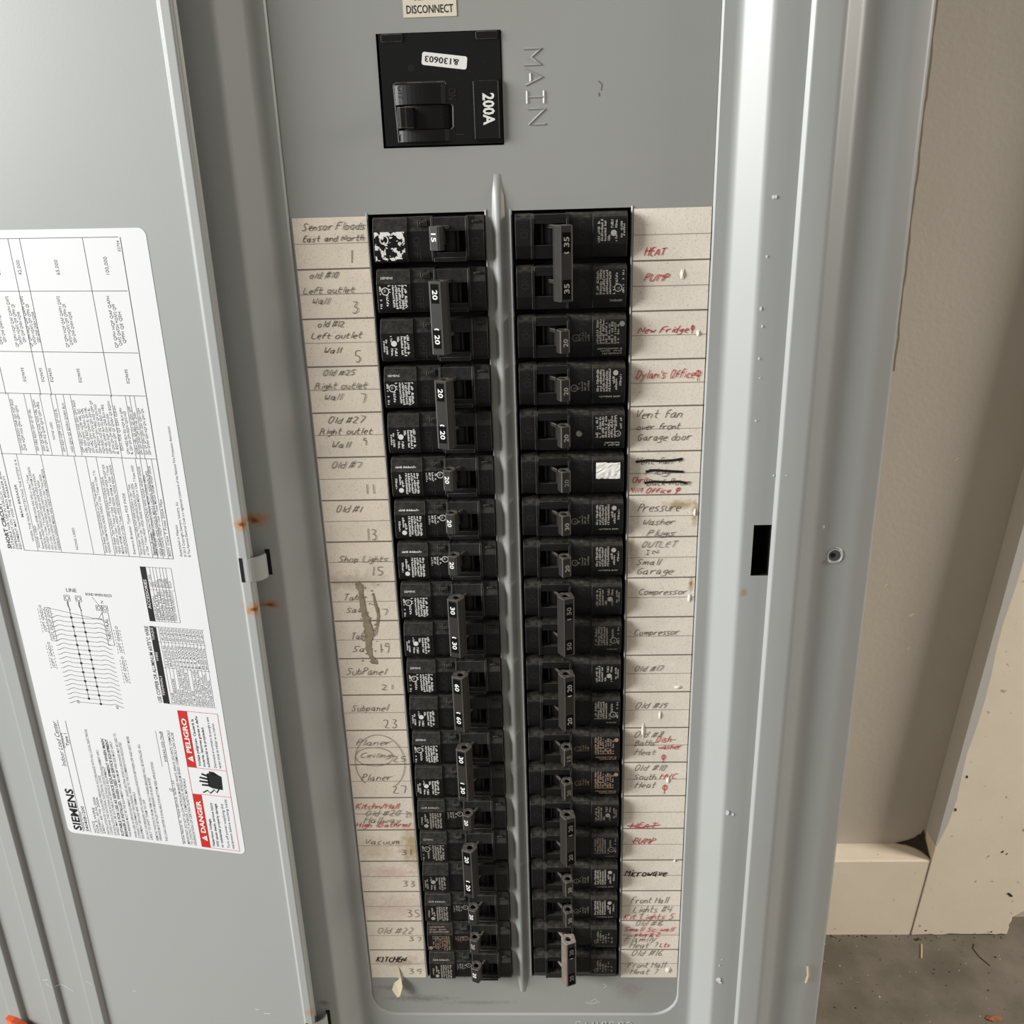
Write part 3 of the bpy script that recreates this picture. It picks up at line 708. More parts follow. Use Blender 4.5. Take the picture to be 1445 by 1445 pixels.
def blob(mb, pts, ws, y=-.0265):
    L_, R_ = [], []
    P = [Vector((x, y, z)) for x, z in pts]
    Q = []; W = []
    for i in range(len(P) - 1):
        for k in range(4): Q.append(P[i].lerp(P[i + 1], k / 4)); W.append(ws[i] + (ws[i + 1] - ws[i]) * k / 4)
    Q.append(P[-1]); W.append(ws[-1])
    for i, p in enumerate(Q):
        d = (Q[min(i + 1, len(Q) - 1)] - Q[max(i - 1, 0)]).normalized(); t = Vector((0, -1, 0)).cross(d)
        L_.append(mb.vert(p + t * W[i] * rnd.uniform(.4, .62))); R_.append(mb.vert(p - t * W[i] * rnd.uniform(.4, .62)))
    for i in range(len(Q) - 1): mb.face((L_[i], R_[i], R_[i + 1], L_[i + 1]))
b = MB(); blob(b, [(-3.54, 2.05), (-3.49, 1.9), (-3.47, 1.8), (-3.48, 1.6), (-3.46, 1.35), (-3.42, 1.1), (-3.40, .9), (-3.38, .72), (-3.40, .5), (-3.42, .3), (-3.38, .1), (-3.30, -.05), (-3.25, -.12)], [.08, .17, .09, .12, .10, .14, .17, .22, .15, .13, .09, .12, .05])
blob(b, [(-3.2, 1.75), (-3.17, 1.5), (-3.12, 1.2), (-3.16, .95), (-3.22, .65)], [.03, .05, .05, .04, .02])
for q_ in range(46):
    zz = rnd.uniform(-.1, 2.0); xx = -3.42 + rnd.gauss(0, .12) + (.14 if rnd.random() < .4 else 0); rr = rnd.uniform(.012, .035)
    b.disc((xx, -.0262, zz), (1, 0, 0), (0, 0, 1), rr, 6)
b.build('grime_streak', M['glue'], SL, O, label='grey brown dried glue streak')
b = MB()
pts = [(-3.58, -9.62, -.02), (-3.40, -9.60, -.02), (-3.36, -9.95, -.06), (-3.32, -10.15, -.16), (-3.40, -10.42, -.22), (-3.48, -10.50, -.20), (-3.62, -10.25, -.16), (-3.55, -10.08, -.08), (-3.42, -9.98, -.06)]
i_ = [b.vert((x, y, z)) for x, z, y in pts]
b.face((i_[0], i_[1], i_[2], i_[8])); b.face((i_[8], i_[2], i_[3], i_[7])); b.face((i_[7], i_[3], i_[4], i_[6])); b.face((i_[6], i_[4], i_[5]))
b.build('peeled_flap', M['peel'], SL, O, label='curled cream flap of peeled paper')
b = MB()
for (x, z, w, h) in ((3.66, 8.75, .06, .12), (4.03, 7.55, .05, .08), (3.9, -.85, .1, .05), (3.5, -1.62, .05, .14), (3.1, -2.05, .05, .25), (3.75, -3.5, .05, .12), (3.95, -9.7, .09, .12), (4.0, -6.0, .04, .05), (4.12, 3.6, .04, .1), (4.08, 1.5, .05, .12)):
    c_ = b.vert((x, -.05, z)); rg = [b.vert((x + math.cos(a) * w, -.018, z + math.sin(a) * h)) for a in [k * math.pi / 3 for k in range(6)]]
    for k in range(6): b.face((c_, rg[k], rg[(k + 1) % 6]))
b.build('paper_blister', M['blister'], SR, O, kind='stuff')

# --- the door, swung about 190 degrees round
door_prof = [(0.0, .01), (0.0, .09), (.03, .12), (.235, .12), (.30, .035), (6.60, .035), (6.66, .15), (7.06, .15), (7.13, .035), (8.04, .035), (8.10, .15), (8.52, .15), (8.58, .035),
             (9.46, .035), (9.53, .15), (9.93, .15), (10.0, .035), (11.1, .035), (11.18, .12), (11.4, .12), (11.45, .09), (11.45, -.02), (.2, -.02)]
dp = fillet_profile([(s, n) for s, n in door_prof], r=.03, seg=3)
b = MB(); DZ0, DZ1 = -14.4, 17.4
lo = [b.vert(door_pt(s, DZ0, n)) for s, n in dp]; hi = [b.vert(door_pt(s, DZ1, n)) for s, n in dp]
n = len(dp)
for k in range(n): b.face((lo[k], lo[(k + 1) % n], hi[(k + 1) % n], hi[k]))
b.face(lo[::-1]); b.face(hi)
door = b.build('door', M['door_paint'], LC, O)
U = (door_pt(0, 1) - door_pt(0, 0)).normalized()          # writing direction on the rating label (upwards)
V = (door_pt(1, 0) - door_pt(0, 0)).normalized()          # letter tops point away from the hinge
NV = (door_pt(0, 0, 1) - door_pt(0, 0, 0)).normalized()
NL = .037
# rating label with rounded corners
b = MB(); s0, s1, z0, z1, r = 1.28, 6.40, -5.47, 9.95, .16
pts = []
for (cs, cz, a0) in ((s1 - r, z1 - r, 0), (s0 + r, z1 - r, 90), (s0 + r, z0 + r, 180), (s1 - r, z0 + r, 270)):
    for k in range(7):
        a = math.radians(a0 + 15 * k); pts.append((cs + r * math.cos(a), cz + r * math.sin(a)))
lo = [b.vert(door_pt(s, z, .034)) for s, z in pts]; hi = [b.vert(door_pt(s, z, NL + .004)) for s, z in pts]
b.face(hi)
for k in range(len(pts)): b.face((lo[k], lo[(k + 1) % len(pts)], hi[(k + 1) % len(pts)], hi[k]))
b.build('rating_label', M['label'], door, O, label='large white printed rating label')
NP = NL + .0062
def dt(mb, s_, z, s, cap, z1=None, mi=0, bold=0.0, shear=0.0, center=False, n=NP):
    put_text(mb, s_, door_pt(s, z, n), U, V, cap, (z1 - z) * .9839 if z1 is not None else None, mi, bold, shear, center=center)
def dh(mb, s_, z, s, cap, w=None, bold=0.0, center=False):     # writing that runs towards the hinge, tops up
    put_text(mb, s_, door_pt(s, z, NP), -V, U, cap, w, 0, bold, center=center)
def dline(mb, a, c, w=.012, n=NP, mi=0): mb.ribbon([door_pt(a[0], a[1], n), door_pt(c[0], c[1], n)], w, NV, mi)
def drect(mb, s0, s1, z0, z1, n=NP, mi=0): mb.poly([door_pt(s0, z0, n), door_pt(s1, z0, n), door_pt(s1, z1, n), door_pt(s0, z1, n)], mi)
def dframe(mb, s0, s1, z0, z1, w=.012):
    dline(mb, (s0, z0), (s1, z0), w); dline(mb, (s1, z0), (s1, z1), w); dline(mb, (s1, z1), (s0, z1), w); dline(mb, (s0, z1), (s0, z0), w)

# printed text, lower part
b = MB()
dt(b, 'SIEMENS', -5.36, 5.98, .225, -4.03, bold=.03)
dt(b, 'Catalog Number', -5.36, 5.88, .06, -4.72)
dt(b, 'S4040B1200', -5.36, 5.76, .085, -4.55, bold=.01)
dt(b, 'Indoor Load Center', -3.32, 5.985, .13, -1.98, shear=.18)
dt(b, 'Enclosure', -2.75, 5.89, .06, -2.3)
dt(b, 'Type 1', -2.68, 5.76, .09, -2.3, bold=.01)
dline(b, (5.94, -5.38), (5.94, -1.92)); dline(b, (5.71, -5.38), (5.71, -1.92))
LN = [(5.56, 'NOTICE', -5.0, 0), (5.47, 'FOR 3-WIRE', -4.55, 0), (5.38, '120/240V~ 60 Hz 200A', -4.2, 0), (5.29, '240V~ 60 Hz 200A', -4.2, 0),
 (5.17, 'INSTALLATION BY A QUALIFIED PERSON IN ACCORDANCE WITH ALL LOCAL ELECTRICAL', -2.1, 0), (5.07, 'CODES AND THE NATIONAL ELECTRICAL CODE', -3.5, 0),
 (4.96, 'FOR INSTALLATION IN THE NATIONAL ELECTRICAL CODE SECTION REQUIREMENT APPLY', -2.7, 0), (4.87, 'WIRES MAY BE SUITABLE AS SERVICE EQUIPMENT', -3.2, 0),
 (4.745, 'SUITABLE FOR USE AS SERVICE EQUIPMENT WHEN MAIN', -2.35, 1), (4.63, 'BREAKER IS INSTALLED. WHEN USED AS SERVICE EQUIPMENT', -2.35, 1),
 (4.52, 'THIS BREAKER MUST BE THE EQUIPMENT LINE. MAXIMUM WIRE SIZE MUST APPLY', -2.4, 0),
 (4.36, 'WHEN USED AS SERVICE EQUIPMENT, UNLESS NEUTRAL BOND IS GROUNDED MAY BE USED TO', -2.15, 0), (4.26, 'CONNECT EQUIPMENT GROUNDING WIRES TO THE COMBINATION INDICATED', -2.4, 0), (4.16, 'EQUIPMENT GROUND BAR TERMINALS', -3.9, 0),
 (4.01, 'DO NOT USE BREAKERS WITH UNUSED HANDLE POSITION BETWEEN OFF AND NEXT MORE', -2.2, 0), (3.91, 'LIKELY TO SHIFT THEM TO OFF', -4.1, 0),
 (3.74, 'REMOVE TWISTOUTS FROM TRIM ONLY WHERE BREAKERS WILL BE INSTALLED. ALL', -2.4, 0), (3.64, 'OPENINGS MUST BE FILLED WITH BREAKERS OR FILLER PLATES', -3.4, 0),
 (3.47, 'THIS LOAD CENTER IS AVAILABLE FOR BOTTOM FEED APPLICATIONS', -2.9, 0),
 (2.97, 'Service Neutral: AL  Torque 250 in-lb  Series 1.2.0', -3.4, 0), (2.84, 'IMPORTANT: DO NOT ALLOW PETROLEUM BASED PAINTS, SPRAYS, SOLVENTS, CHEMICALS', -1.9, 0),
 (2.745, 'TO CONTACT INTERIOR. COMPONENTS. PETROLEUM BASED CHEMICALS CAN CAUSE', -1.95, 0), (2.65, 'DEGRADATION OF CERTAIN PLASTIC MATERIALS', -3.3, 0)]
for s, t, z1, bo in LN: dt(b, t, -5.37, s - .02, .068 if not bo else .078, z1, bold=.028 if bo else .004)
dline(b, (3.02, -5.38), (3.02, -1.95), .010); dline(b, (3.20, -3.0), (3.20, -1.95), .008)
dt(b, 'JZ', -3.75, 3.04, .08); dt(b, '308042-005-76aB', -2.85, 3.04, .065, -1.95)
# title and notes above the ratings table
dt(b, 'SHORT CIRCUIT CURRENT RATING', 2.78, 6.08, .10, 5.3, bold=.03)
for s, t, z1 in ((6.0, 'SUITABLE FOR USE IN CIRCUIT WITH BRANCH BREAKERS FOR BREAKER', 6.2), (5.91, 'DEPENDENT ON THE MAIN BREAKER AND MANUFACTURED BY SIEMENS TYPES', 6.4), (5.82, 'EQUIPMENT MAY VOID THE WARRANTY', 4.6)):
    dt(b, t, 2.78, s - .01, .06, z1, bold=.004)
dt(b, 'Assembled in Mexico', 2.83, 1.66, .062, 3.6); dt(b, '© 2013 Copyright Siemens Industry, Inc', 2.83, 1.555, .062, 4.15); dt(b, '® The National Electrical Code is a registered trademark of the National Fire Protection Association', 2.83, 1.45, .062, 5.88)
dt(b, '52704', 9.5, 1.90, .06)
dt(b, 'USE COPPER OR ALUMINUM 60/75°C WIRE', -1.11, 2.87, .095, .98, bold=.015)
b.build('printed_text', M['black_ink'], door, O, kind='stuff')

# ratings table
b = MB()
TS0, TS1 = 1.90, 6.4
for z in (9.78, 8.72, 7.45, 6.53, 5.13): dline(b, (1.9, z), (5.78 if z < 6.6 else 6.15, z))
dline(b, (1.9, 2.76), (5.75, 2.76)); dline(b, (1.9, 2.76), (1.86, 9.78), .016); dline(b, (5.75, 2.76), (5.75, 6.6), .014)
for s in (2.71, 4.16, 4.43, 5.3): dline(b, (s, 6.5), (s, 9.78 if s != 5.3 else 9.0))
for s in (5.25, 4.85, 4.69, 4.46, 4.19, 4.07, 3.88, 3.71, 2.73, 2.38, 2.28, 2.17): dline(b, (s, 5.13), (s, 6.53), .009)
for s in (5.38, 4.76, 3.92, 3.63, 3.37, 3.01, 2.74, 2.41, 2.29, 2.15, 2.02): dline(b, (s, 2.76), (s, 5.13), .009)
for s, t in ((2.24, '100,000'), (3.38, '65,000'), (4.27, '42,000'), (4.78, '22,000'), (5.7, '10,000')): dt(b, t, 9.05, s, .08, 9.35 if len(t) < 7 else 9.4)
CL = ('QP QPH HQP QAF QAFH QAF2', 'QAF2H HQAF2 QPF QPFH QE', 'QEH QNR QNRH HQNR')
for s in (2.34, 3.5, 4.375, 4.72, 5.2):
    for k, t in enumerate(CL if s > 2.5 else ('QP QPH HQP QAF QAFH', 'QAF2 QAF2H HQAF2 QPF', 'QPFH QE QEH')):
        dt(b, t, 7.55 + .05 * k, s - .1 * k, .068, 8.62 - .16 * k, bold=.004)
for s in (2.22, 3.36, 4.05, 4.27, 4.72, 5.4): dt(b, 'EQ9695', 6.8, s, .07, 7.1)
rn = random.Random(4)
WD = ['QP', 'QPH', 'BQD', 'BQDH', 'HQP', 'HBQ', 'QS', 'QSH', 'GSH', 'HGS', 'QN', 'QNH', 'QNR', 'QNRH', 'QPP', 'QJ2', 'QJH2', 'HQPP', 'BL', 'BLH', 'HBL', 'EQ', 'HQN']
def fill(s_top, s_bot, za, zb, n_chars, step=.085):
    s = s_top - step
    while s > s_bot + .005:
        t = ''
        while len(t) < n_chars: t += rn.choice(WD) + ' '
        dt(b, t.strip(), za, s + .008, .058, zb - rn.uniform(0, .25) * (zb - za) , bold=.004); s -= step
for a, c in ((5.25, 5.0), (4.85, 4.69), (4.69, 4.46), (4.19, 4.07), (3.98, 3.88), (3.71, 2.73), (2.6, 2.38), (2.38, 2.28), (2.28, 2.17), (2.17, 1.92)): fill(a, c, 5.22, 6.42, 26)
dt(b, 'NONE USED', 5.5, 4.3, .058, 5.9); dt(b, 'EDH FDE QS GSH GSHH', 5.3, 2.66, .06, 6.3)
def fill2(s_top, s_bot, step=.085):
    s = s_top - step; first = True
    while s > s_bot + .005:
        t = ('Siemens Breaker Types ' if first else '') + ' '.join(rn.choice(('HJXD6(A)', 'JXD6(A)', 'LXD6(A)', 'HLXD6(A)', 'NDGA', 'NEGA', 'HNDE', 'HNDP', 'HFDE', 'NFAM', 'NFG', 'MDGA', 'or Class T Fuses')) for _ in range(5 if first else 8))
        dt(b, t[:62], 2.82, s + .008, .058, 5.0 - rn.uniform(0, .5), bold=.004); s -= step; first = False
dt(b, 'WHEN THE MAIN PROTECTING THE SYSTEM IS A', 3.0, 5.42, .062, 5.0); dt(b, 'MAIN BREAKER', 3.6, 5.56, .062, 4.4, bold=.006)
for a, c in ((5.28, 4.76), (3.63, 3.37), (3.37, 3.01), (2.74, 2.41), (2.41, 2.02)): fill2(a, c)
dt(b, 'NONE USED', 2.85, 5.30, .058, 3.4); dt(b, 'NONE USED', 2.85, 4.3, .058, 3.4); dt(b, 'NONE USED', 2.85, 2.3, .058, 3.4)
dt(b, 'Siemens Breaker Types FDE FXDE', 2.82, 2.83, .062, 4.3); dt(b, '800V Class T Fuses 200A Max', 2.82, 1.94, .062, 4.2)
b.build('ratings_table', M['table_ink'], door, O, label='printed ratings table', kind='stuff')

# small tables
b = MB()
drect(b, 2.64, 2.79, 1.12, 2.52); drect(b, 2.72, 2.83, -1.12, .99); drect(b, 2.66, 2.72, -1.12, .97)
for s in (2.55, 2.47, 2.39, 2.3, 2.22, 2.14, 2.0): dline(b, (s, 1.13), (s, 2.52), .008)
for z in (1.13, 1.95, 2.52): dline(b, (2.0, z), (2.79, z), .008)
for k, t in enumerate(('DESCRIPTION', 'FILLER PLATE', 'SPECIAL FILLER', 'GROUND BAR KIT', 'SURFACE GND LUG', 'SERVICE LUG KIT', 'STANDBY POWER INTERLOCK KIT')):
    dt(b, t, 1.17, 2.565 - k * .083, .052, min(1.93, 1.22 + .05 * len(t)))
    dt(b, ('CAT. NO.', 'QF3', 'ECQL', 'EC1GB', 'ECLK2', 'ECSBPK', 'ECLX')[k], 2.02, 2.565 - k * .083, .052)
for k in range(13): dline(b, (2.60 - k * .094, -1.12), (2.60 - k * .094, .98), .007)
for z in (-1.12, -.12, .58, .98): dline(b, (1.43, z), (2.72, z), .008)
for k in range(12):
    t = ('LINE', 'MAIN BREAKER', 'BRANCH', 'NEUTRAL CROSS BAR', 'LINE AND NEUTRAL LUG', 'GROUND CONNECTOR', '1/4-20', 'EQUIP. NEUTRAL LUG', 'EQUIP. NEUTRAL LUG', 'GROUND BAR LUG', 'MIN. CLAMP CONN.', 'POWER NEUTRAL')[k]
    dt(b, t, -1.09, 2.525 - k * .094, .054, min(-.15, -1.0 + .05 * len(t)))
    dt(b, rn.choice(('14-10 AWG CU', '12-2 AWG AL', '#4-250 KCMIL', '8 AWG', '6-4 AWG')), -.08, 2.525 - k * .094, .052, .5)
    dt(b, rn.choice(('50 LB-IN', '20 LB-IN', '250 LB-IN', '45 LB-IN')), .62, 2.525 - k * .094, .052, .95)
b.build('wire_table', M['black_ink'], door, O, label='small wire size tables with black headings', kind='stuff')
# wiring diagram
b = MB(); w = .013
A0, B0 = 4.885, 4.58
dline(b, (A0, 1.5), (A0 + .0, -1.20), w); dline(b, (B0, 1.5), (B0, -1.32), w)
for k in range(20):
    z = 1.12 - k * .125
    on = A0 if k % 2 == 0 else B0
    zz = z - .06
    dline(b, (5.12, zz), (4.30, zz), .010)
    for sgn, s0_ in ((1, 5.12), (-1, 4.30)):
        P = [door_pt(s0_ + sgn * q * .07, zz + (.045 * math.sin(q / 4 * math.pi) if 0 < q < 4 else 0) - .01 * q, NP) for q in range(6)]
        b.ribbon(P, .011, NV)
    b.disc(door_pt(on, zz, NP + .0005), V, U, .034, 10)
for s in (A0, B0):
    dframe(b, s - .075, s + .075, 1.50, 1.65, .010); b.disc(door_pt(s, 1.575, NP), V, U, .055, 14, .043)
    P = [door_pt(s + (.03 * math.sin(q)), 1.5 - q * .06, NP) for q in range(5)]; b.ribbon(P, .014, NV)
for s in (4.08, 3.92):
    dframe(b, s - .07, s + .07, 1.30, 1.44, .010); b.disc(door_pt(s, 1.37, NP), V, U, .05, 14, .038)
dh(b, 'LINE', 1.74, 4.86, .10, .27); dh(b, "BOND WHEN REQ'D", 1.68, 4.36, .07, .68)
dline(b, (5.52, 1.28), (4.15, 1.06), .010); dline(b, (4.16, 1.06), (3.98, 1.3), .009); dline(b, (4.2, 1.65), (4.05, 1.42), .008)
dframe(b, 5.42, 5.57, .38, 1.28, .010); dt(b, 'INTL EQUIP GND', .42, 5.46, .075, 1.25)
dframe(b, 3.86, 4.02, .38, 1.26, .010); dt(b, 'NEUTRAL', .55, 3.90, .085, 1.1)
for s, z in ((5.68, .62), (5.68, -.38), (3.72, .2), (3.72, -.62)):
    dt(b, '(OPT GND)', z, s - .04, .075, z + .62)
    for k in range(8):
        for sd in (-.08, .08): dline(b, (s + sd, z - .03 + k * .085), (s + sd, z + .02 + k * .085), .009)
    b.disc(door_pt(s, z + .68, NP), V, U, .035, 10, .025)
dt(b, '39', -1.36, 5.17, .07); dt(b, '40', -1.42, 4.10, .07); dt(b, '1', 1.12, 5.36, .07); dt(b, '2', 1.05, 4.05, .07); dt(b, 'N', 1.5, 3.93, .07)
b.build('wiring_diagram', M['black_ink'], door, O, label='printed wiring diagram', kind='stuff')
# danger and peligro panels
for nm_, za_, zb_ in (('danger_band', -5.39, -3.73), ('peligro_band', -2.93, -1.29)):
    b = MB(); drect(b, 2.24, 2.49, za_, zb_); b.build(nm_, M['red_ink'], door, O, label='red %s' % nm_.replace('_', ' '))
b = MB()
dframe(b, 1.43, 2.49, -5.39, -1.29, .012); dline(b, (1.43, -3.72), (2.25, -3.72), .012); dline(b, (1.43, -2.93), (2.25, -2.93), .012)
b.build('warning_border', M['red_ink'], door, O, kind='stuff')
b = MB(); N2 = NP + .003
def tri(mb, z, s, r, n): mb.poly([door_pt(s + r, z, n), door_pt(s - r * .6, z - r * .95, n), door_pt(s - r * .6, z + r * .95, n)])
for zt, t, ze in ((-4.93, 'DANGER', -3.93), (-2.5, 'PELIGRO', -1.5)):
    dt(b, t, zt, 2.305, .125, ze, bold=.03, n=N2); tri(b, zt - .17, 2.35, .095, N2)
for zt, t in ((1.2, 'ACCESSORIES'),): dt(b, t, 1.45, 2.685, .075, 2.2, n=N2, bold=.01)
dt(b, 'TERMINALS', -.9, 2.745, .06, -.35, n=N2); dt(b, 'WIRE', .05, 2.745, .06, .3, n=N2); dt(b, 'TORQUE', .62, 2.745, .06, .95, n=N2)
b.build('reversed_lettering', M['white_ink'], door, O, kind='stuff')
b = MB(); tri2 = None
for zt in (-5.10, -2.67): dt(b, '!', zt - .012, 2.31, .075, n=N2 + .001, bold=.02)
for zt, ls in ((-5.33, (('Hazardous Voltage.', 2.11, -4.45, 1), ('Will cause death, serious injury', 1.99, -3.95, 1), ('or substantial property damage.', 1.87, -3.95, 1), ('Turn off power supplying this', 1.69, -3.95, 0), ('equipment before working inside', 1.57, -3.8, 0))),
               (-2.87, (('Voltaje peligroso. Causará la', 2.11, -1.5, 1), ('muerte, lesiones graves o daño', 1.99, -1.4, 1), ('substancial a la propiedad.', 1.87, -1.7, 1), ('Desconecte el suministro de energía a este', 1.69, -1.4, 0), ('equipo antes de trabajar en su interior.', 1.57, -1.55, 0)))):
    for t, s, ze, bo in ls: dt(b, t, zt, s, .066, ze, bold=.02 if bo else .006)
b.build('warning_text', M['black_ink'], door, O, kind='stuff')
b = MB()   # hand struck by a jagged current
def hp(z, s): return door_pt(s, z, NP + .001)
palm = [(-3.52, 1.62), (-3.12, 1.60), (-3.06, 1.72), (-3.05, 1.95), (-3.08, 2.0), (-3.45, 2.0), (-3.5, 1.9)]
b.poly([hp(z, s) for z, s in palm])
for k, (z, L_) in enumerate(((-3.42, .20), (-3.33, .25), (-3.24, .23), (-3.15, .16))):
    b.poly([hp(z - .035, 1.95), hp(z + .03, 1.95), hp(z + .02 + .02 * k, 1.97 + L_), hp(z - .03 + .02 * k, 1.99 + L_)])
b.poly([hp(-3.10, 1.66), hp(-3.0, 1.80), hp(-2.99, 1.92), hp(-3.04, 1.93), hp(-3.09, 1.83)])
zz_ = [(-3.66, 2.18), (-3.58, 2.05), (-3.66, 1.98), (-3.54, 1.86), (-3.62, 1.80), (-3.5, 1.72)]
b.ribbon([hp(z, s) for z, s in zz_], .035, NV)
b.build('shock_symbol', M['black_ink'], door, O, label='black hand and current symbol')
# scratches on the door
b = MB()
for P in ([(8.38, -10.95), (8.2, -10.9), (8.05, -10.98), (7.95, -11.15), (8.15, -11.2), (8.3, -11.05)], [(7.98, -11.12), (7.8, -11.2), (7.55, -11.35)], [(7.1, -10.75), (6.9, -10.72), (6.75, -10.82)], [(5.55, -10.93), (5.45, -10.95)], [(1.5, -11.0), (1.3, -10.97)], [(1.75, -10.9), (1.65, -10.88)]):
    b.ribbon([door_pt(s, z, .154 if 6.62 < s < 7.1 or 8.06 < s < 8.56 else .039) for s, z in P], .022, NV)
b.build('scratch', M['scratch'], door, O, kind='stuff')
# hinge tabs: C-shaped straps from the door's slot round its edge into the frame
for zc, hh in ((2.62, .285), (-11.30, .285)):
    p0 = door_pt(.15, zc, .10); p1 = Vector((-5.40, -.52, p0.z))
    mid = (p0 + p1) / 2; ax = (p1 - p0); L_ = ax.length / 2; ax.normalize(); up = Vector((0, 0, 1)); out_ = ax.cross(up)
    if out_.y > 0: out_ = -out_
    b = MB(); rows = []
    for q in range(15):
        a = math.pi * q / 14
        base = mid - ax * math.cos(a) * L_ * 1.0 + out_ * (math.sin(a) * .17)
        inn = mid - ax * math.cos(a) * L_ * .86 + out_ * (math.sin(a) * .12)
        k = 1 if 1 < q < 13 else .86
        rows.append([b.vert(base + up * hh * k), b.vert(base - up * hh * k), b.vert(inn - up * hh * k), b.vert(inn + up * hh * k)])
    for r0, r1 in zip(rows, rows[1:]):
        for q in range(4): b.face((r0[q], r1[q], r1[(q + 1) % 4], r0[(q + 1) % 4]))
    b.face(rows[0]); b.face(rows[-1][::-1])
    b.build('hinge_tab', M['paint'], door, O, bevel=.012, bseg=2)
    b = MB(); b.poly([door_pt(.15, zc - hh - .01, .1235), door_pt(.238, zc - hh - .01, .1235), door_pt(.238, zc + hh + .01, .1235), door_pt(.15, zc + hh + .01, .1235)])
    b.poly([(-5.42, -.505, p0.z - hh), (-5.31, -.505, p0.z - hh), (-5.31, -.505, p0.z + hh + .05), (-5.42, -.505, p0.z + hh + .05)])
    b.build('hinge_slot', M['void'], door, O)
# orange plastic tip resting against the door
b = MB()
g = [(9.95, -12.62), (9.72, -12.66), (9.45, -12.78), (9.2, -13.0), (9.0, -13.3), (9.3, -13.6), (9.7, -13.5), (9.82, -13.1), (9.86, -12.8)]
c_ = b.vert(door_pt(9.5, -13.1, .55)); rg = [b.vert(door_pt(s, z, .30 + .04 * (k % 2))) for k, (s, z) in enumerate(g)]; bk = [b.vert(door_pt(s, z, .155)) for s, z in g]
for k in range(len(g)):
    b.face((c_, rg[k], rg[(k + 1) % len(g)])); b.face((rg[k], bk[k], bk[(k + 1) % len(g)], rg[(k + 1) % len(g)]))
b.face(bk)
oo = b.build('orange_scrap', M['orange'], None, tuple(door_pt(9.5, -13.1, .15))); tag(oo, 'orange plastic scrap touching the ribbed part of the open door', 'plastic scrap')

# ================================================================== circuit breakers
# built once in local inches: origin on the dead front, x from the column's middle outward, -y towards the room
def case_mesh(boss=True):
    b = MB()
    F = -.20
    def pf(raise_=0.0, top=.40, low=-.17, chin=-.06, h=.44):
        f_ = F - raise_
        return [(.30, h), (-.05, h), (-.14 - raise_, h - .03), (f_ + .01, top - .06), (f_, top - .10), (f_, low), (chin - raise_, -h + .02), (-.03, -h), (.30, -h)]
    b.extrude_x(pf(0.0), -1.11, -.80)
    b.extrude_x(pf(-.02), -.06, .42)
    b.extrude_x(pf(.03, top=.41), .42, 1.10)
    # toggle window frame: side bars, head and sill
    b.extrude_x(pf(.035, top=.41, chin=-.12), -.80, -.745); b.extrude_x(pf(.035, top=.41, chin=-.12), -.10, -.06)
    b.box((-.745, -.215, .25), (-.10, .28, .42)); b.box((-.745, -.235, .345), (-.10, .28, .425))
    pr_ = [(.28, -.16), (-.215, -.16), (-.14, -.42), (.28, -.43)]
    b.extrude_x(pr_, -.745, -.10)
    b.box((-.745, .10, -.16), (-.10, .28, .25))
    # small square boss on the sloping shoulder
    if boss:
        b.box((.02, -.19, -.365), (.20, .0, -.265)); b.box((.06, -.2, -.34), (.16, .0, -.29)); b.box((-1.02, -.17, -.35), (-.88, .0, -.31))
    return b
def recess_mesh():
    b = MB(); b.poly([(-.745, .095, -.16), (-.10, .095, -.16), (-.10, .095, .25), (-.745, .095, .25)])
    # drum of the toggle inside the window
    rows = []
    for q in range(9):
        a = math.pi * (q / 8)
        rows.append([b.vert((-.42 - .22 * math.cos(a), .10 - .17 * math.sin(a), z)) for z in (-.15, .24)])
    for r0, r1 in zip(rows, rows[1:]): b.face((r0[0], r1[0], r1[1], r0[1]), 1)
    b.box((-.60, -.10, -.15), (-.565, .09, .24), 1)
    return b
def handle_outline(double):
    if double: return [(-.375, -.40), (-.345, -.47), (-.25, -.61), (-.225, -.62), (.0, -.53), (.015, -.50), (-.03, -.27), (-.06, -.23), (-.30, -.24), (-.345, -.29)]
    return [(-.33, -.37), (-.305, -.44), (-.25, -.54), (-.22, -.545), (-.065, -.48), (-.05, -.45), (-.075, -.24), (-.105, -.20), (-.27, -.21), (-.31, -.27)]
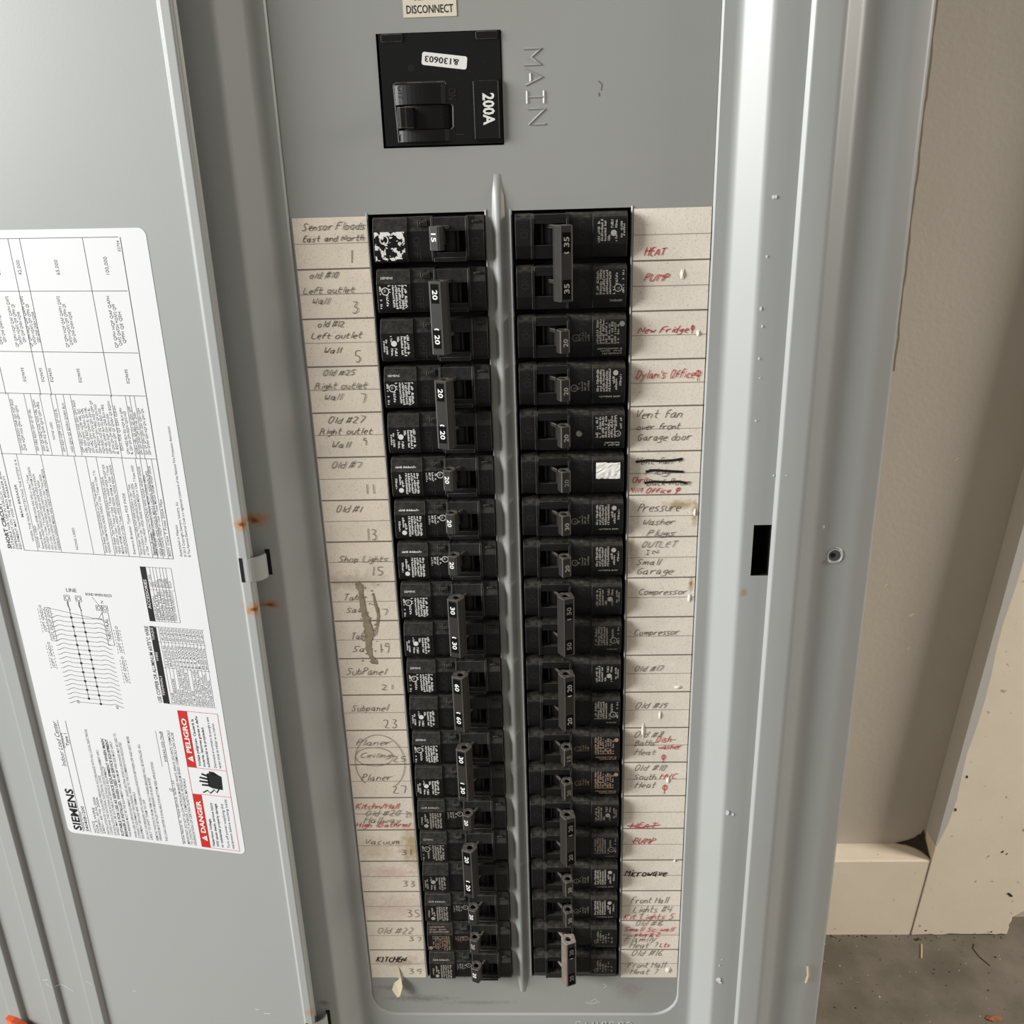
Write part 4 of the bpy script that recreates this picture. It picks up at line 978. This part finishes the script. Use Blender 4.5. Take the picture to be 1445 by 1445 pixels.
def handle_mesh(double, z0, z1, side=1):
    b = MB(); o = handle_outline(double); hc = Vector((-.19, -.41, 0)) if double else Vector((-.185, -.365, 0)); hr = .078 if double else .07
    n = len(o); top, bot = [], []
    for z, lst in ((z1, top), (z0, bot)):
        for x, y in o: lst.append(b.vert((x, y, z)))
    for k in range(n): b.face((bot[k], bot[(k + 1) % n], top[(k + 1) % n], top[k]), 2 if k == 3 else 0)
    NH = 12
    for z, lst, dz in ((z1, top, -.18), (z0, bot, .18)):
        hv = [b.vert((hc.x + hr * math.cos(2 * math.pi * k / NH), hc.y + hr * math.sin(2 * math.pi * k / NH), z)) for k in range(NH)]
        hd = [b.vert((hc.x + hr * math.cos(2 * math.pi * k / NH), hc.y + hr * math.sin(2 * math.pi * k / NH), z + dz)) for k in range(NH)]
        # bridge outline to hole: connect each outline vertex by angle
        ang = lambda p: math.atan2(p.y - hc.y, p.x - hc.x)
        seq = [(ang(b.v[i]), 0, i) for i in lst] + [(ang(b.v[i]), 1, i) for i in hv]
        seq.sort()
        lo = [s for s in seq if s[1] == 0]; ho = [s for s in seq if s[1] == 1]
        io = 0; ih = 0; cnt = 0
        # greedy angular stitching
        total = len(lo) + len(ho)
        a_o, a_h = lo[0][2], max(ho, key=lambda s: s[0] if s[0] <= lo[0][0] else s[0] - 10)[2]
        hidx = [s[2] for s in ho]; oidx = [s[2] for s in lo]
        i = 0; j = hidx.index(a_h)
        for step in range(total):
            ni, nj = (i + 1) % len(oidx), (j + 1) % len(hidx)
            ao = (ang(b.v[oidx[ni]]) - ang(b.v[oidx[0]])) % (2 * math.pi) + (0 if i + 1 < len(oidx) else 2 * math.pi if ni == 0 else 0)
            ah = (ang(b.v[hidx[nj]]) - ang(b.v[oidx[0]])) % (2 * math.pi)
            # decide by progress counters
            if cnt < len(oidx) and (ih >= len(hidx) or ao <= ah + (2 * math.pi if ih >= len(hidx) - 1 and ah < 1 else 0)):
                b.face((oidx[i], oidx[ni], hidx[j])); i = ni; cnt += 1
            else:
                b.face((oidx[i], hidx[nj], hidx[j])); j = nj; ih += 1
        for k in range(NH): b.face((hv[k], hv[(k + 1) % NH], hd[(k + 1) % NH], hd[k]))
        b.face(hd)
    # thin fin and neck down to the drum, one pair per pole
    for zz in ((.5, -.5) if double else (-.02,)):
        f1 = (zz + (.23 if zz * side > 0 else .17) * side) if double else (.19 if side > 0 else -.27)
        f0 = f1 - .07 * side
        b.extrude_z([(-.35, -.33), (-.32, -.28), (-.44, -.06), (-.485, -.09)], min(f0, f1), max(f0, f1))
        b.extrude_z([(-.30, -.26), (-.10, -.22), (-.22, .08), (-.42, .08)], zz - .16, zz + .12)
    return b
def print_mesh(variant):
    b = MB(); rnd = random.Random(hash_(variant)); y = -.2345
    U_ = Vector((0, 0, 1)); V_ = Vector((-1, 0, 0))
    def line(x, z0, ln, h=.05, fill=.85): microprint(b, (x, y, z0), U_, V_, ln, h, 0, fill, rnd)
    def cdisc(x, z, r=.055, yy=None):
        yy = yy or y; b.disc((x, yy, z), (1, 0, 0), (0, 0, 1), r, 14)
    def ul(x, z, r=.075, yy=None):
        yy = yy or y
        b.disc((x, yy, z), (1, 0, 0), (0, 0, 1), r, 18, r * .8)
        put_text(b, 'UL', (x + .028, yy, z - .035), U_, V_, .045, .06)
    if variant in ('single', 'single_dim'):
        for k, ln in enumerate((.46, .47, .44, .42, .46)): line(.55 + .062 * k, -.14, ln)
        line(.88, .0, .2); line(.93, -.14, .25)
        cdisc(.90, .25); line(1.02, -.02, .22, .045)
        microprint(b, (1.0, -.19, -.245), Vector((-1, 0, 0)), Vector((0, .35, -1)).normalized(), .44, .042, 0, .85, rnd)
        yy = -.184
        ul(.04, -.07, yy=yy)
        for k in range(4): microprint(b, (.16 + .065 * k, yy, -.13), U_, V_, rnd.choice((.12, .16, .2)), .045, 0, .85, rnd)
    elif variant == 'upper':
        for k, ln in enumerate((.46, .47, .45, .46, .44)): line(.54 + .062 * k, -.14, ln)
        line(.87, -.14, .22); line(.92, .06, .2)
        ul(.93, -.02, .08); line(1.05, -.12, .16, .045); line(1.05, .12, .2, .045)
        put_text(b, 'SIEMENS', (1.02, -.19, -.255), Vector((-1, 0, 0)), Vector((0, .35, -1)).normalized(), .045, .25)
    elif variant == 'lower':
        for k, ln in enumerate((.4, .42, .4)): line(.56 + .062 * k, -.13, ln)
        line(.76, -.1, .13); line(.82, .14, .14); cdisc(.83, .04, .06); line(.90, .14, .14); line(.9, -.12, .14); line(1.0, -.05, .3, .04); line(1.05, -.02, .22, .04)
    elif variant == 'dense':
        for k in range(8): line(.54 + .06 * k, -.14, rnd.choice((.44, .46, .4, .47)))
        cdisc(1.02, .26, .055)
        for k in range(3): microprint(b, (1.03, -.2 + .03 * k, -.235 - .055 * k), Vector((-1, 0, 0)), Vector((0, .35, -1)).normalized(), .5 - .05 * k, .042, 0, .9, rnd)
        yy = -.184; ul(.08, -.02, yy=yy)
        for k in range(4): microprint(b, (.18 + .06 * k, yy, -.09), U_, V_, .16, .045, 0, .85, rnd)
    elif variant == 'vertical':
        for k in range(7): line(.54 + .062 * k, -.14, rnd.choice((.44, .46, .4, .47)))
        ul(.96, -.06, .065); line(1.04, .05, .22, .045); line(.94, .1, .25, .045)
        for k in range(2): microprint(b, (1.0, -.2 + .03 * k, -.25 - .06 * k), Vector((-1, 0, 0)), Vector((0, .35, -1)).normalized(), .3, .045, 0, .9, rnd)
        cdisc(.14, -.06, .065, yy=-.184)
    elif variant == 'dots':
        ul(.56, -.05, .06)
        for k, (z, ln) in enumerate(((.0, .3), (-.02, .34), (-.1, .3), (-.1, .28))): line(.62 + .07 * k, z, ln)
        for q in range(3):
            for w_ in range(2): line(.90 + .09 * w_, -.1 + .13 * q, .06, .045)
        microprint(b, (1.05, -.2, -.235), Vector((-1, 0, 0)), Vector((0, .35, -1)).normalized(), .5, .03, 0, .95, rnd)
    return b
def hash_(s): return sum(ord(c) * (i + 3) for i, c in enumerate(s))
DARK_LABEL = mat('glossy_black_label', (14, 14, 15), 0.3)
def label_plate():
    b = MB(); b.box((.46, -.2335, -.165), (1.08, -.225, .315)); return b
def build_case_mesh(name, boss):
    o = case_mesh(boss).build(name, [M['black'], M['edge']], None, local=True, bevel=.011, bseg=1, bmi=1)
    me = o.data; bpy.data.objects.remove(o); return me
def to_data(mb, name, mats, **k):
    o = mb.build(name, mats, None, local=True, **k); me = o.data; bpy.data.objects.remove(o); return me
ME = {'case': build_case_mesh('breaker_case', True), 'case_even': build_case_mesh('breaker_case', False), 'recess': to_data(recess_mesh(), 'toggle_window', [M['void'], M['handle']]), 'plate': to_data(label_plate(), 'label_plate', DARK_LABEL)}
for v_ in ('single', 'upper', 'lower', 'dense', 'vertical', 'dots'):
    for ink in ('white_ink', 'grey_ink', 'brown_ink', 'dim_ink'):
        ME[v_, ink] = (v_, ink)
_pm = {}
def print_data(v_, ink):
    if (v_, ink) not in _pm: _pm[v_, ink] = to_data(print_mesh(v_), 'spec_print', M[ink])
    return _pm[v_, ink]
for dbl, z0, z1 in ((False, -.27, .19), (True, -.73, .73)):
    for mm, sd in (('handle', 1), ('handle', -1), ('handle_dusty', 1)):
        ME['handle', dbl, mm, sd] = to_data(handle_mesh(dbl, z0, z1, sd), 'toggle_handle', [M[mm], M['handle_edge'] if mm == 'handle' else M['handle_dusty'], M['handle']], bevel=.012, bseg=1, bmi=1, bang=35)
def emb_mesh():
    b = MB()
    def e(s, x, z, h, adv, y):
        for i, ch in enumerate(s):
            for l in strokes_of(ch):
                b.ribbon([(x - py / 7 * h, y, z + i * adv + px / 4 * adv * .75) for px, py in l], .014, (0, -1, 0))
    e('ON', -.87, -.02, .13, .16, -.204)
    e('OFF', .30, -.05, .13, .15, -.184)
    return b
ME['emb'] = to_data(emb_mesh(), 'raised_on_off', M['raised'])
def num_data(s, double, ink, cache={}):
    if (s, double, ink) in cache: return cache[s, double, ink]
    b = MB(); o = handle_outline(double)
    a, c = (Vector((o[3][0], o[3][1], 0)), Vector((o[4][0], o[4][1], 0))) if double else (Vector((o[3][0], o[3][1], 0)), Vector((o[4][0], o[4][1], 0)))
    d = (c - a).normalized(); nn = Vector((d.y, -d.x, 0)); nn = nn if nn.y < 0 else -nn
    mid = (a + c) / 2 + nn * .004
    cap = .10 if not double else .11; wd = .165 if not double else .19
    if not double:
        put_text(b, s, mid - Vector((0, 0, 1)) * (wd / 2 + .06) + d * cap / 2, (0, 0, 1), -d, cap, wd, bold=.02)
    else:
        for zc in (-.47, .42):
            put_text(b, s, mid - Vector((0, 0, 1)) * (wd / 2) + d * cap / 2 + Vector((0, 0, zc)), (0, 0, 1), -d, cap, wd, bold=.02)
        b.ridge([mid + d * .05 + Vector((0, 0, .22)), mid + Vector((0, 0, .205)), mid - d * .05 + Vector((0, 0, .22))], .03, .01, nn)
    me = to_data(b, 'rating_number', M[ink]); cache[s, double, ink] = me; return me
def win_data(cache={}):
    """dark sunk windows on the face of a handle tie"""
    if 'w' in cache: return cache['w']
    b = MB(); o = handle_outline(True); a = Vector((o[3][0], o[3][1], 0)); c = Vector((o[4][0], o[4][1], 0)); d = (c - a).normalized(); nn = Vector((d.y, -d.x, 0)); nn = nn if nn.y < 0 else -nn
    for z0, z1 in ((-.68, -.30), (.22, .60)):
        p = a + d * .035 + nn * .0015; q = c - d * .03 + nn * .0015
        b.poly([(p.x, p.y, z0), (q.x, q.y, z0), (q.x, q.y, z1), (p.x, p.y, z1)])
    cache['w'] = to_data(b, 'number_window', M['window_black']); return cache['w']
def torn_data(cache={}):
    if 't' in cache: return cache['t']
    b = MB(); rnd = random.Random(9)
    g = 40
    for i in range(g):
        for j in range(g):
            x, z = i / g, j / g
            e_ = min(x, 1 - x, z, 1 - z)
            v_ = noise.noise(Vector((x * 6, z * 6, 1.7))) * 1.6 + noise.noise(Vector((x * 19, z * 19, 5))) * .9 + (.35 if x + z < .35 or z < .12 else 0)
            if v_ > (.05 if e_ < .1 else .32):
                b.poly([(.47 + (x + p) * .0 + .6 * (x + p / g), -.2365, -.17 + .55 * (z + q / g)) for p, q in ((0, 0), (1.02, 0), (1.02, 1.02), (0, 1.02))])
    b.disc((.88, -.237, -.02), (1, 0, 0), (0, 0, 1), .09, 16, .07); b.disc((.56, -.237, -.1), (1, 0, 0), (0, 0, 1), .07, 14)
    cache['t'] = to_data(b, 'torn_sticker', M['sticker']); return cache['t']
def foil_data(cache={}):
    if 'f' in cache: return cache['f']
    b = MB(); rnd = random.Random(6); n = 8; vs_ = {}
    for i in range(n + 1):
        for j in range(n + 1):
            vs_[i, j] = b.vert((.50 + .52 * i / n, -.24 - rnd.uniform(0, .018), -.06 + .36 * j / n + rnd.uniform(-.01, .01)))
    for i in range(n):
        for j in range(n): b.face((vs_[i, j], vs_[i + 1, j], vs_[i + 1, j + 1], vs_[i, j + 1]))
    cache['f'] = to_data(b, 'crinkled_sticker', M['sticker']); return cache['f']
def child(me, name, parent, z=0.0, **props):
    o = bpy.data.objects.new(name, me); COL.objects.link(o); o.parent = parent; o.location = (0, 0, z * S)
    for k, v_ in props.items(): o[k] = v_
    return o
def breaker(side, row, poles, amps, label, ink='white_ink', variant='single', num_ink=None, dusty=False, extra=None):
    """side -1/+1, row: 1-based first row; poles 1 or 2"""
    zc = 10.06 - (row - .5) * .999 - (.5 if poles == 2 else 0)
    r = bpy.data.objects.new('two_pole_breaker' if poles == 2 else 'single_pole_breaker', None)
    COL.objects.link(r); r.empty_display_size = .01
    r.location = (side * 1.42 * S, 0, (zc + ZF) * S)
    if side < 0: r.rotation_euler = (0, math.pi, 0)
    r['label'] = label; r['category'] = 'circuit breaker'; r['group'] = 'circuit breakers in the %s column' % ('odd numbered' if side < 0 else 'even numbered')
    offs = (0,) if poles == 1 else (.5, -.5)
    for i, dz in enumerate(offs):
        cs = child(ME['case' if side < 0 else 'case_even'], 'breaker_case', r, dz)
        child(ME['recess'], 'toggle_window', cs); child(ME['emb'], 'raised_on_off', cs, kind='stuff')
        child(ME['plate'], 'label_plate', cs)
        if extra == 'torn': child(torn_data(), 'torn_sticker', cs, label='torn white sticker', kind='stuff')
        elif extra == 'foil':
            child(foil_data(), 'crinkled_sticker', cs, label='crinkled white sticker')
        else:
            if poles == 2: vv = (('upper', 'lower') if side < 0 else ('lower', 'upper'))[i if side > 0 else 1 - i] if variant == 'single' else variant
            else: vv = variant
            child(print_data(vv, ink), 'spec_print', cs, kind='stuff')
    mm = 'handle_dusty' if dusty else 'handle'
    h = child(ME['handle', poles == 2, mm, side], 'handle_tie' if poles == 2 else 'toggle_handle', r)
    if poles == 2: child(win_data(), 'number_window', h)
    child(num_data(amps, poles == 2, num_ink or ink), 'rating_number', h)
    return r
W_, G_, B_, D_ = 'white_ink', 'grey_ink', 'brown_ink', 'dim_ink'
breaker(-1, 1, 1, '15', 'single 15 amp breaker with torn white sticker beside handwritten 1', extra='torn')
breaker(-1, 2, 2, '20', 'two-pole 20 amp breaker beside the Left outlet Wall entries')
breaker(-1, 4, 2, '20', 'two-pole 20 amp breaker beside the Right outlet Wall entries')
breaker(-1, 6, 1, '20', 'single 20 amp breaker directly under the Right outlet breaker')
breaker(-1, 7, 1, '20', 'single 20 amp breaker directly above the Shop Lights breaker')
breaker(-1, 8, 1, '20', 'single 20 amp breaker beside handwritten Shop Lights')
breaker(-1, 9, 2, '30', 'two-pole 30 amp breaker beside the streaked Table Saw entries')
breaker(-1, 11, 2, '60', 'two-pole 60 amp breaker beside the handwritten SubPanel entries')
breaker(-1, 13, 2, '30', 'two-pole 30 amp breaker beside the circled Planer entries')
breaker(-1, 15, 1, '20', 'single 20 amp breaker beside the red and pencil Old #20 entry', ink=G_, num_ink=W_)
breaker(-1, 16, 2, '20', 'two-pole 20 amp breaker beside the yellow stained Vacuum entry', ink=G_, num_ink=W_)
breaker(-1, 18, 1, '20', 'single 20 amp breaker beside the pinkish entry just above Old #22', ink=G_, num_ink=W_)
breaker(-1, 19, 1, '20', 'single 20 amp breaker with brownish print beside handwritten Old #22', ink=B_, variant='dense', num_ink=G_)
breaker(-1, 20, 1, '20', 'lowest breaker of the odd column, single 20 amp beside KITCHEN', ink=G_, num_ink=W_)
breaker(1, 1, 2, '35', 'two-pole 35 amp breaker with brown handle tie beside red HEAT PUMP', ink=G_)
breaker(1, 3, 1, '20', 'single 20 amp breaker beside red handwritten New Fridge', ink=D_, variant='dense', num_ink=G_)
breaker(1, 4, 1, '20', 'single 20 amp breaker beside the red office entry under New Fridge', ink=G_)
breaker(1, 5, 1, '20', 'single 20 amp breaker beside handwritten Vent fan over front Garage door', ink=G_, variant='vertical')
breaker(1, 6, 1, '20', 'single 20 amp breaker with crinkled white sticker beside crossed-out entry', ink=D_, extra='foil')
breaker(1, 7, 1, '30', 'single 30 amp breaker beside handwritten Pressure Washer Plugs', ink=G_)
breaker(1, 8, 1, '20', 'single 20 amp breaker beside handwritten OUTLET IN Small Garage', ink=G_)
breaker(1, 9, 2, '50', 'two-pole 50 amp breaker beside the two Compressor entries', ink=D_)
breaker(1, 11, 2, '20', 'two-pole 20 amp breaker beside handwritten Old #17 and Old #19', ink=G_)
breaker(1, 13, 1, '15', 'single 15 amp breaker beside the red Dish-washer entry', ink=B_, variant='dense', num_ink=D_)
breaker(1, 14, 1, '20', 'single 20 amp breaker beside handwritten Old #10 South Heat', ink=B_, variant='dense', num_ink=D_)
breaker(1, 15, 2, '20', 'two-pole 20 amp breaker beside the crossed red HEAT PUMP entries', ink=D_)
breaker(1, 17, 1, '20', 'single 20 amp breaker beside handwritten Microwave', ink=G_)
breaker(1, 18, 1, '20', 'single 20 amp breaker beside handwritten Front Hall Lights', ink=G_)
breaker(1, 19, 2, '20', 'two-pole 20 amp breaker with dusty brown handle tie, lowest of the even column', ink=D_, variant='dots', dusty=True)

# ================================================================== main breaker
MBX0, MBX1, MBZ0, MBZ1 = -2.16, .115, 11.31, 13.255
mr = root('main_breaker', 'large black 200A main breaker with its number sticker above the columns', 'circuit breaker', (-1.03, 0, 12.27))
OM = (-1.03, 0, 12.27)
def mp(u, v, y=0.0):
    """u, v: fraction across / down the face"""
    return (MBX0 + (MBX1 - MBX0) * u, y, MBZ1 - (MBZ1 - MBZ0) * v)
YF = -.02
b = MB()
X = lambda u: MBX0 + (MBX1 - MBX0) * u
Z = lambda v: MBZ1 - (MBZ1 - MBZ0) * v
# body as a plate with an opening for the toggle
ub, vb = [0, .125, .575, 1], [0, .63, .855, 1]
for i in range(3):
    for j in range(3):
        if i == 1 and j == 1: continue
        b.box((X(ub[i]), YF, Z(vb[j + 1])), (X(ub[i + 1]), .34, Z(vb[j])))
body = b.build('main_case', [M['main_black'], M['edge']], mr, OM)
b = MB(); b.box((X(.02), YF - .035, Z(.07)), (X(.20), YF + .02, Z(.0))); b.build('top_catch', [M['main_black'], M['edge']], body, OM, bevel=.015, bmi=1, bseg=2)
b = MB(); b.box((X(.80), YF - .035, Z(.07)), (X(.98), YF + .02, Z(.0))); b.build('top_catch', [M['main_black'], M['edge']], body, OM, bevel=.015, bmi=1, bseg=2)
# curved shoulders above and below the opening
def bulge(v0, v1, u0, u1, h):
    b = MB(); rows = []
    for q in range(13):
        t = q / 12; u = u0 + (u1 - u0) * t; y = YF - h * math.sin(math.pi * t) ** .75
        rows.append([b.vert((X(u), y, Z(v0))), b.vert((X(u), y, Z(v1))), b.vert((X(u), YF + .01, Z(v1))), b.vert((X(u), YF + .01, Z(v0)))])
    for r0, r1 in zip(rows, rows[1:]):
        for q in range(4): b.face((r0[q], r1[q], r1[(q + 1) % 4], r0[(q + 1) % 4]))
    return b
bulge(.45, .625, .10, .53, .13).build('toggle_shoulder', M['main_black'], body, OM)
bulge(.86, .965, .12, .55, .13).build('toggle_shoulder', M['main_black'], body, OM)
b = MB(); b.ridge([mp(.10, .47, YF), mp(.10, .445, YF), mp(.12, .43, YF), mp(.53, .43, YF), mp(.54, .45, YF)], .03, .012, (0, -1, 0)); b.ridge([mp(.10, .46, YF), mp(.115, .97, YF)], .03, .012, (0, -1, 0))
b.ridge([mp(.575, .63, YF), mp(.59, .65, YF), mp(.585, .84, YF), mp(.565, .86, YF)], .03, .012, (0, -1, 0))
b.build('molded_rim', M['edge'], body, OM)
# toggle
b = MB(); rows = []
for q in range(15):
    t = q / 14; x = X(.13 + .44 * t); y = .08 - .15 * math.sin(math.pi * t)
    rows.append([b.vert((x, y, Z(.635))), b.vert((x, y, Z(.85)))])
for r0, r1 in zip(rows, rows[1:]): b.face((r0[0], r1[0], r1[1], r0[1]))
b.build('toggle_drum', M['main_black'], mr, OM)
b = MB()
o_ = [(X(.13), .05), (X(.125), -.22), (X(.15), -.29), (X(.205), -.29), (X(.215), -.24), (X(.27), .02)]
b.extrude_z(o_, Z(.84), Z(.65)); b.build('main_toggle', [M['main_black'], M['handle_edge']], mr, OM, bevel=.014, bmi=1, bseg=2)
b = MB(); b.poly([(X(.13), .12, Z(.855)), (X(.575), .12, Z(.855)), (X(.575), .12, Z(.63)), (X(.13), .12, Z(.63))]); b.build('toggle_opening', M['void'], body, OM)
# raised ampere block with its sticker
b = MB(); b.box((X(.755), YF - .08, Z(.975)), (X(.985), .0, Z(.42))); blk = b.build('ampere_block', [M['main_black'], M['edge']], mr, OM, bevel=.035, bseg=3, bmi=0)
b = MB(); b.box((X(.80), YF - .086, Z(.955)), (X(.97), YF - .07, Z(.515))); b.build('ampere_sticker', DARK_LABEL, blk, OM)
b = MB(); put_text(b, '200A', (X(.845), YF - .089, Z(.545)), (0, 0, -1), (1, 0, 0), .21, .56, bold=.028); b.build('ampere_number', M['white_ink'], blk, OM, label='white 200A lettering')
# serial sticker, upside down
b = MB(); c0 = Vector(mp(.535, .245, YF - .004)); a = math.radians(172.5); uu = Vector((math.cos(a), 0, math.sin(a))); vv = Vector((-math.sin(a), 0, math.cos(a)))
hw_, hh_ = .425, .112; pts = []
for sx_, sz_, a0 in ((1, 1, 0), (-1, 1, 90), (-1, -1, 180), (1, -1, 270)):
    for k in range(5):
        t = math.radians(a0 + 22.5 * k); pts.append(c0 + uu * (sx_ * (hw_ - .04) + .04 * math.cos(t)) + vv * (sz_ * (hh_ - .04) + .04 * math.sin(t)))
b.poly(pts); b.build('serial_sticker', M['sticker'], body, OM, label='white sticker reading &130603 upside down')
b = MB(); put_text(b, '&130603', c0 - uu * .27 - vv * .05 + Vector((0, -.003, 0)), uu, vv, .105, .64, bold=.012); b.build('serial_print', M['black_ink'], body, OM)
b = MB(); b.disc(mp(.255, .30, YF - .002), (1, 0, 0), (0, 0, 1), .065, 18); b.build('test_hole', M['void'], body, OM, label='round test hole')
b = MB()
put_text(b, 'OFF', (X(.135), YF - .075, Z(.455)), (0, 0, -1), (1, 0, 0), .15, .24)
put_text(b, 'ON', (X(.555), YF - .012, Z(.49)), (0, 0, -1), (1, 0, 0), .15, .2)
b.disc(mp(.155, .925, YF - .02), (1, 0, 0), (0, 0, 1), .08, 18, .06); b.box((X(.60), YF - .004, Z(.915)), (X(.67), YF, Z(.905)))
b.build('raised_on_off', M['handle'], body, OM)
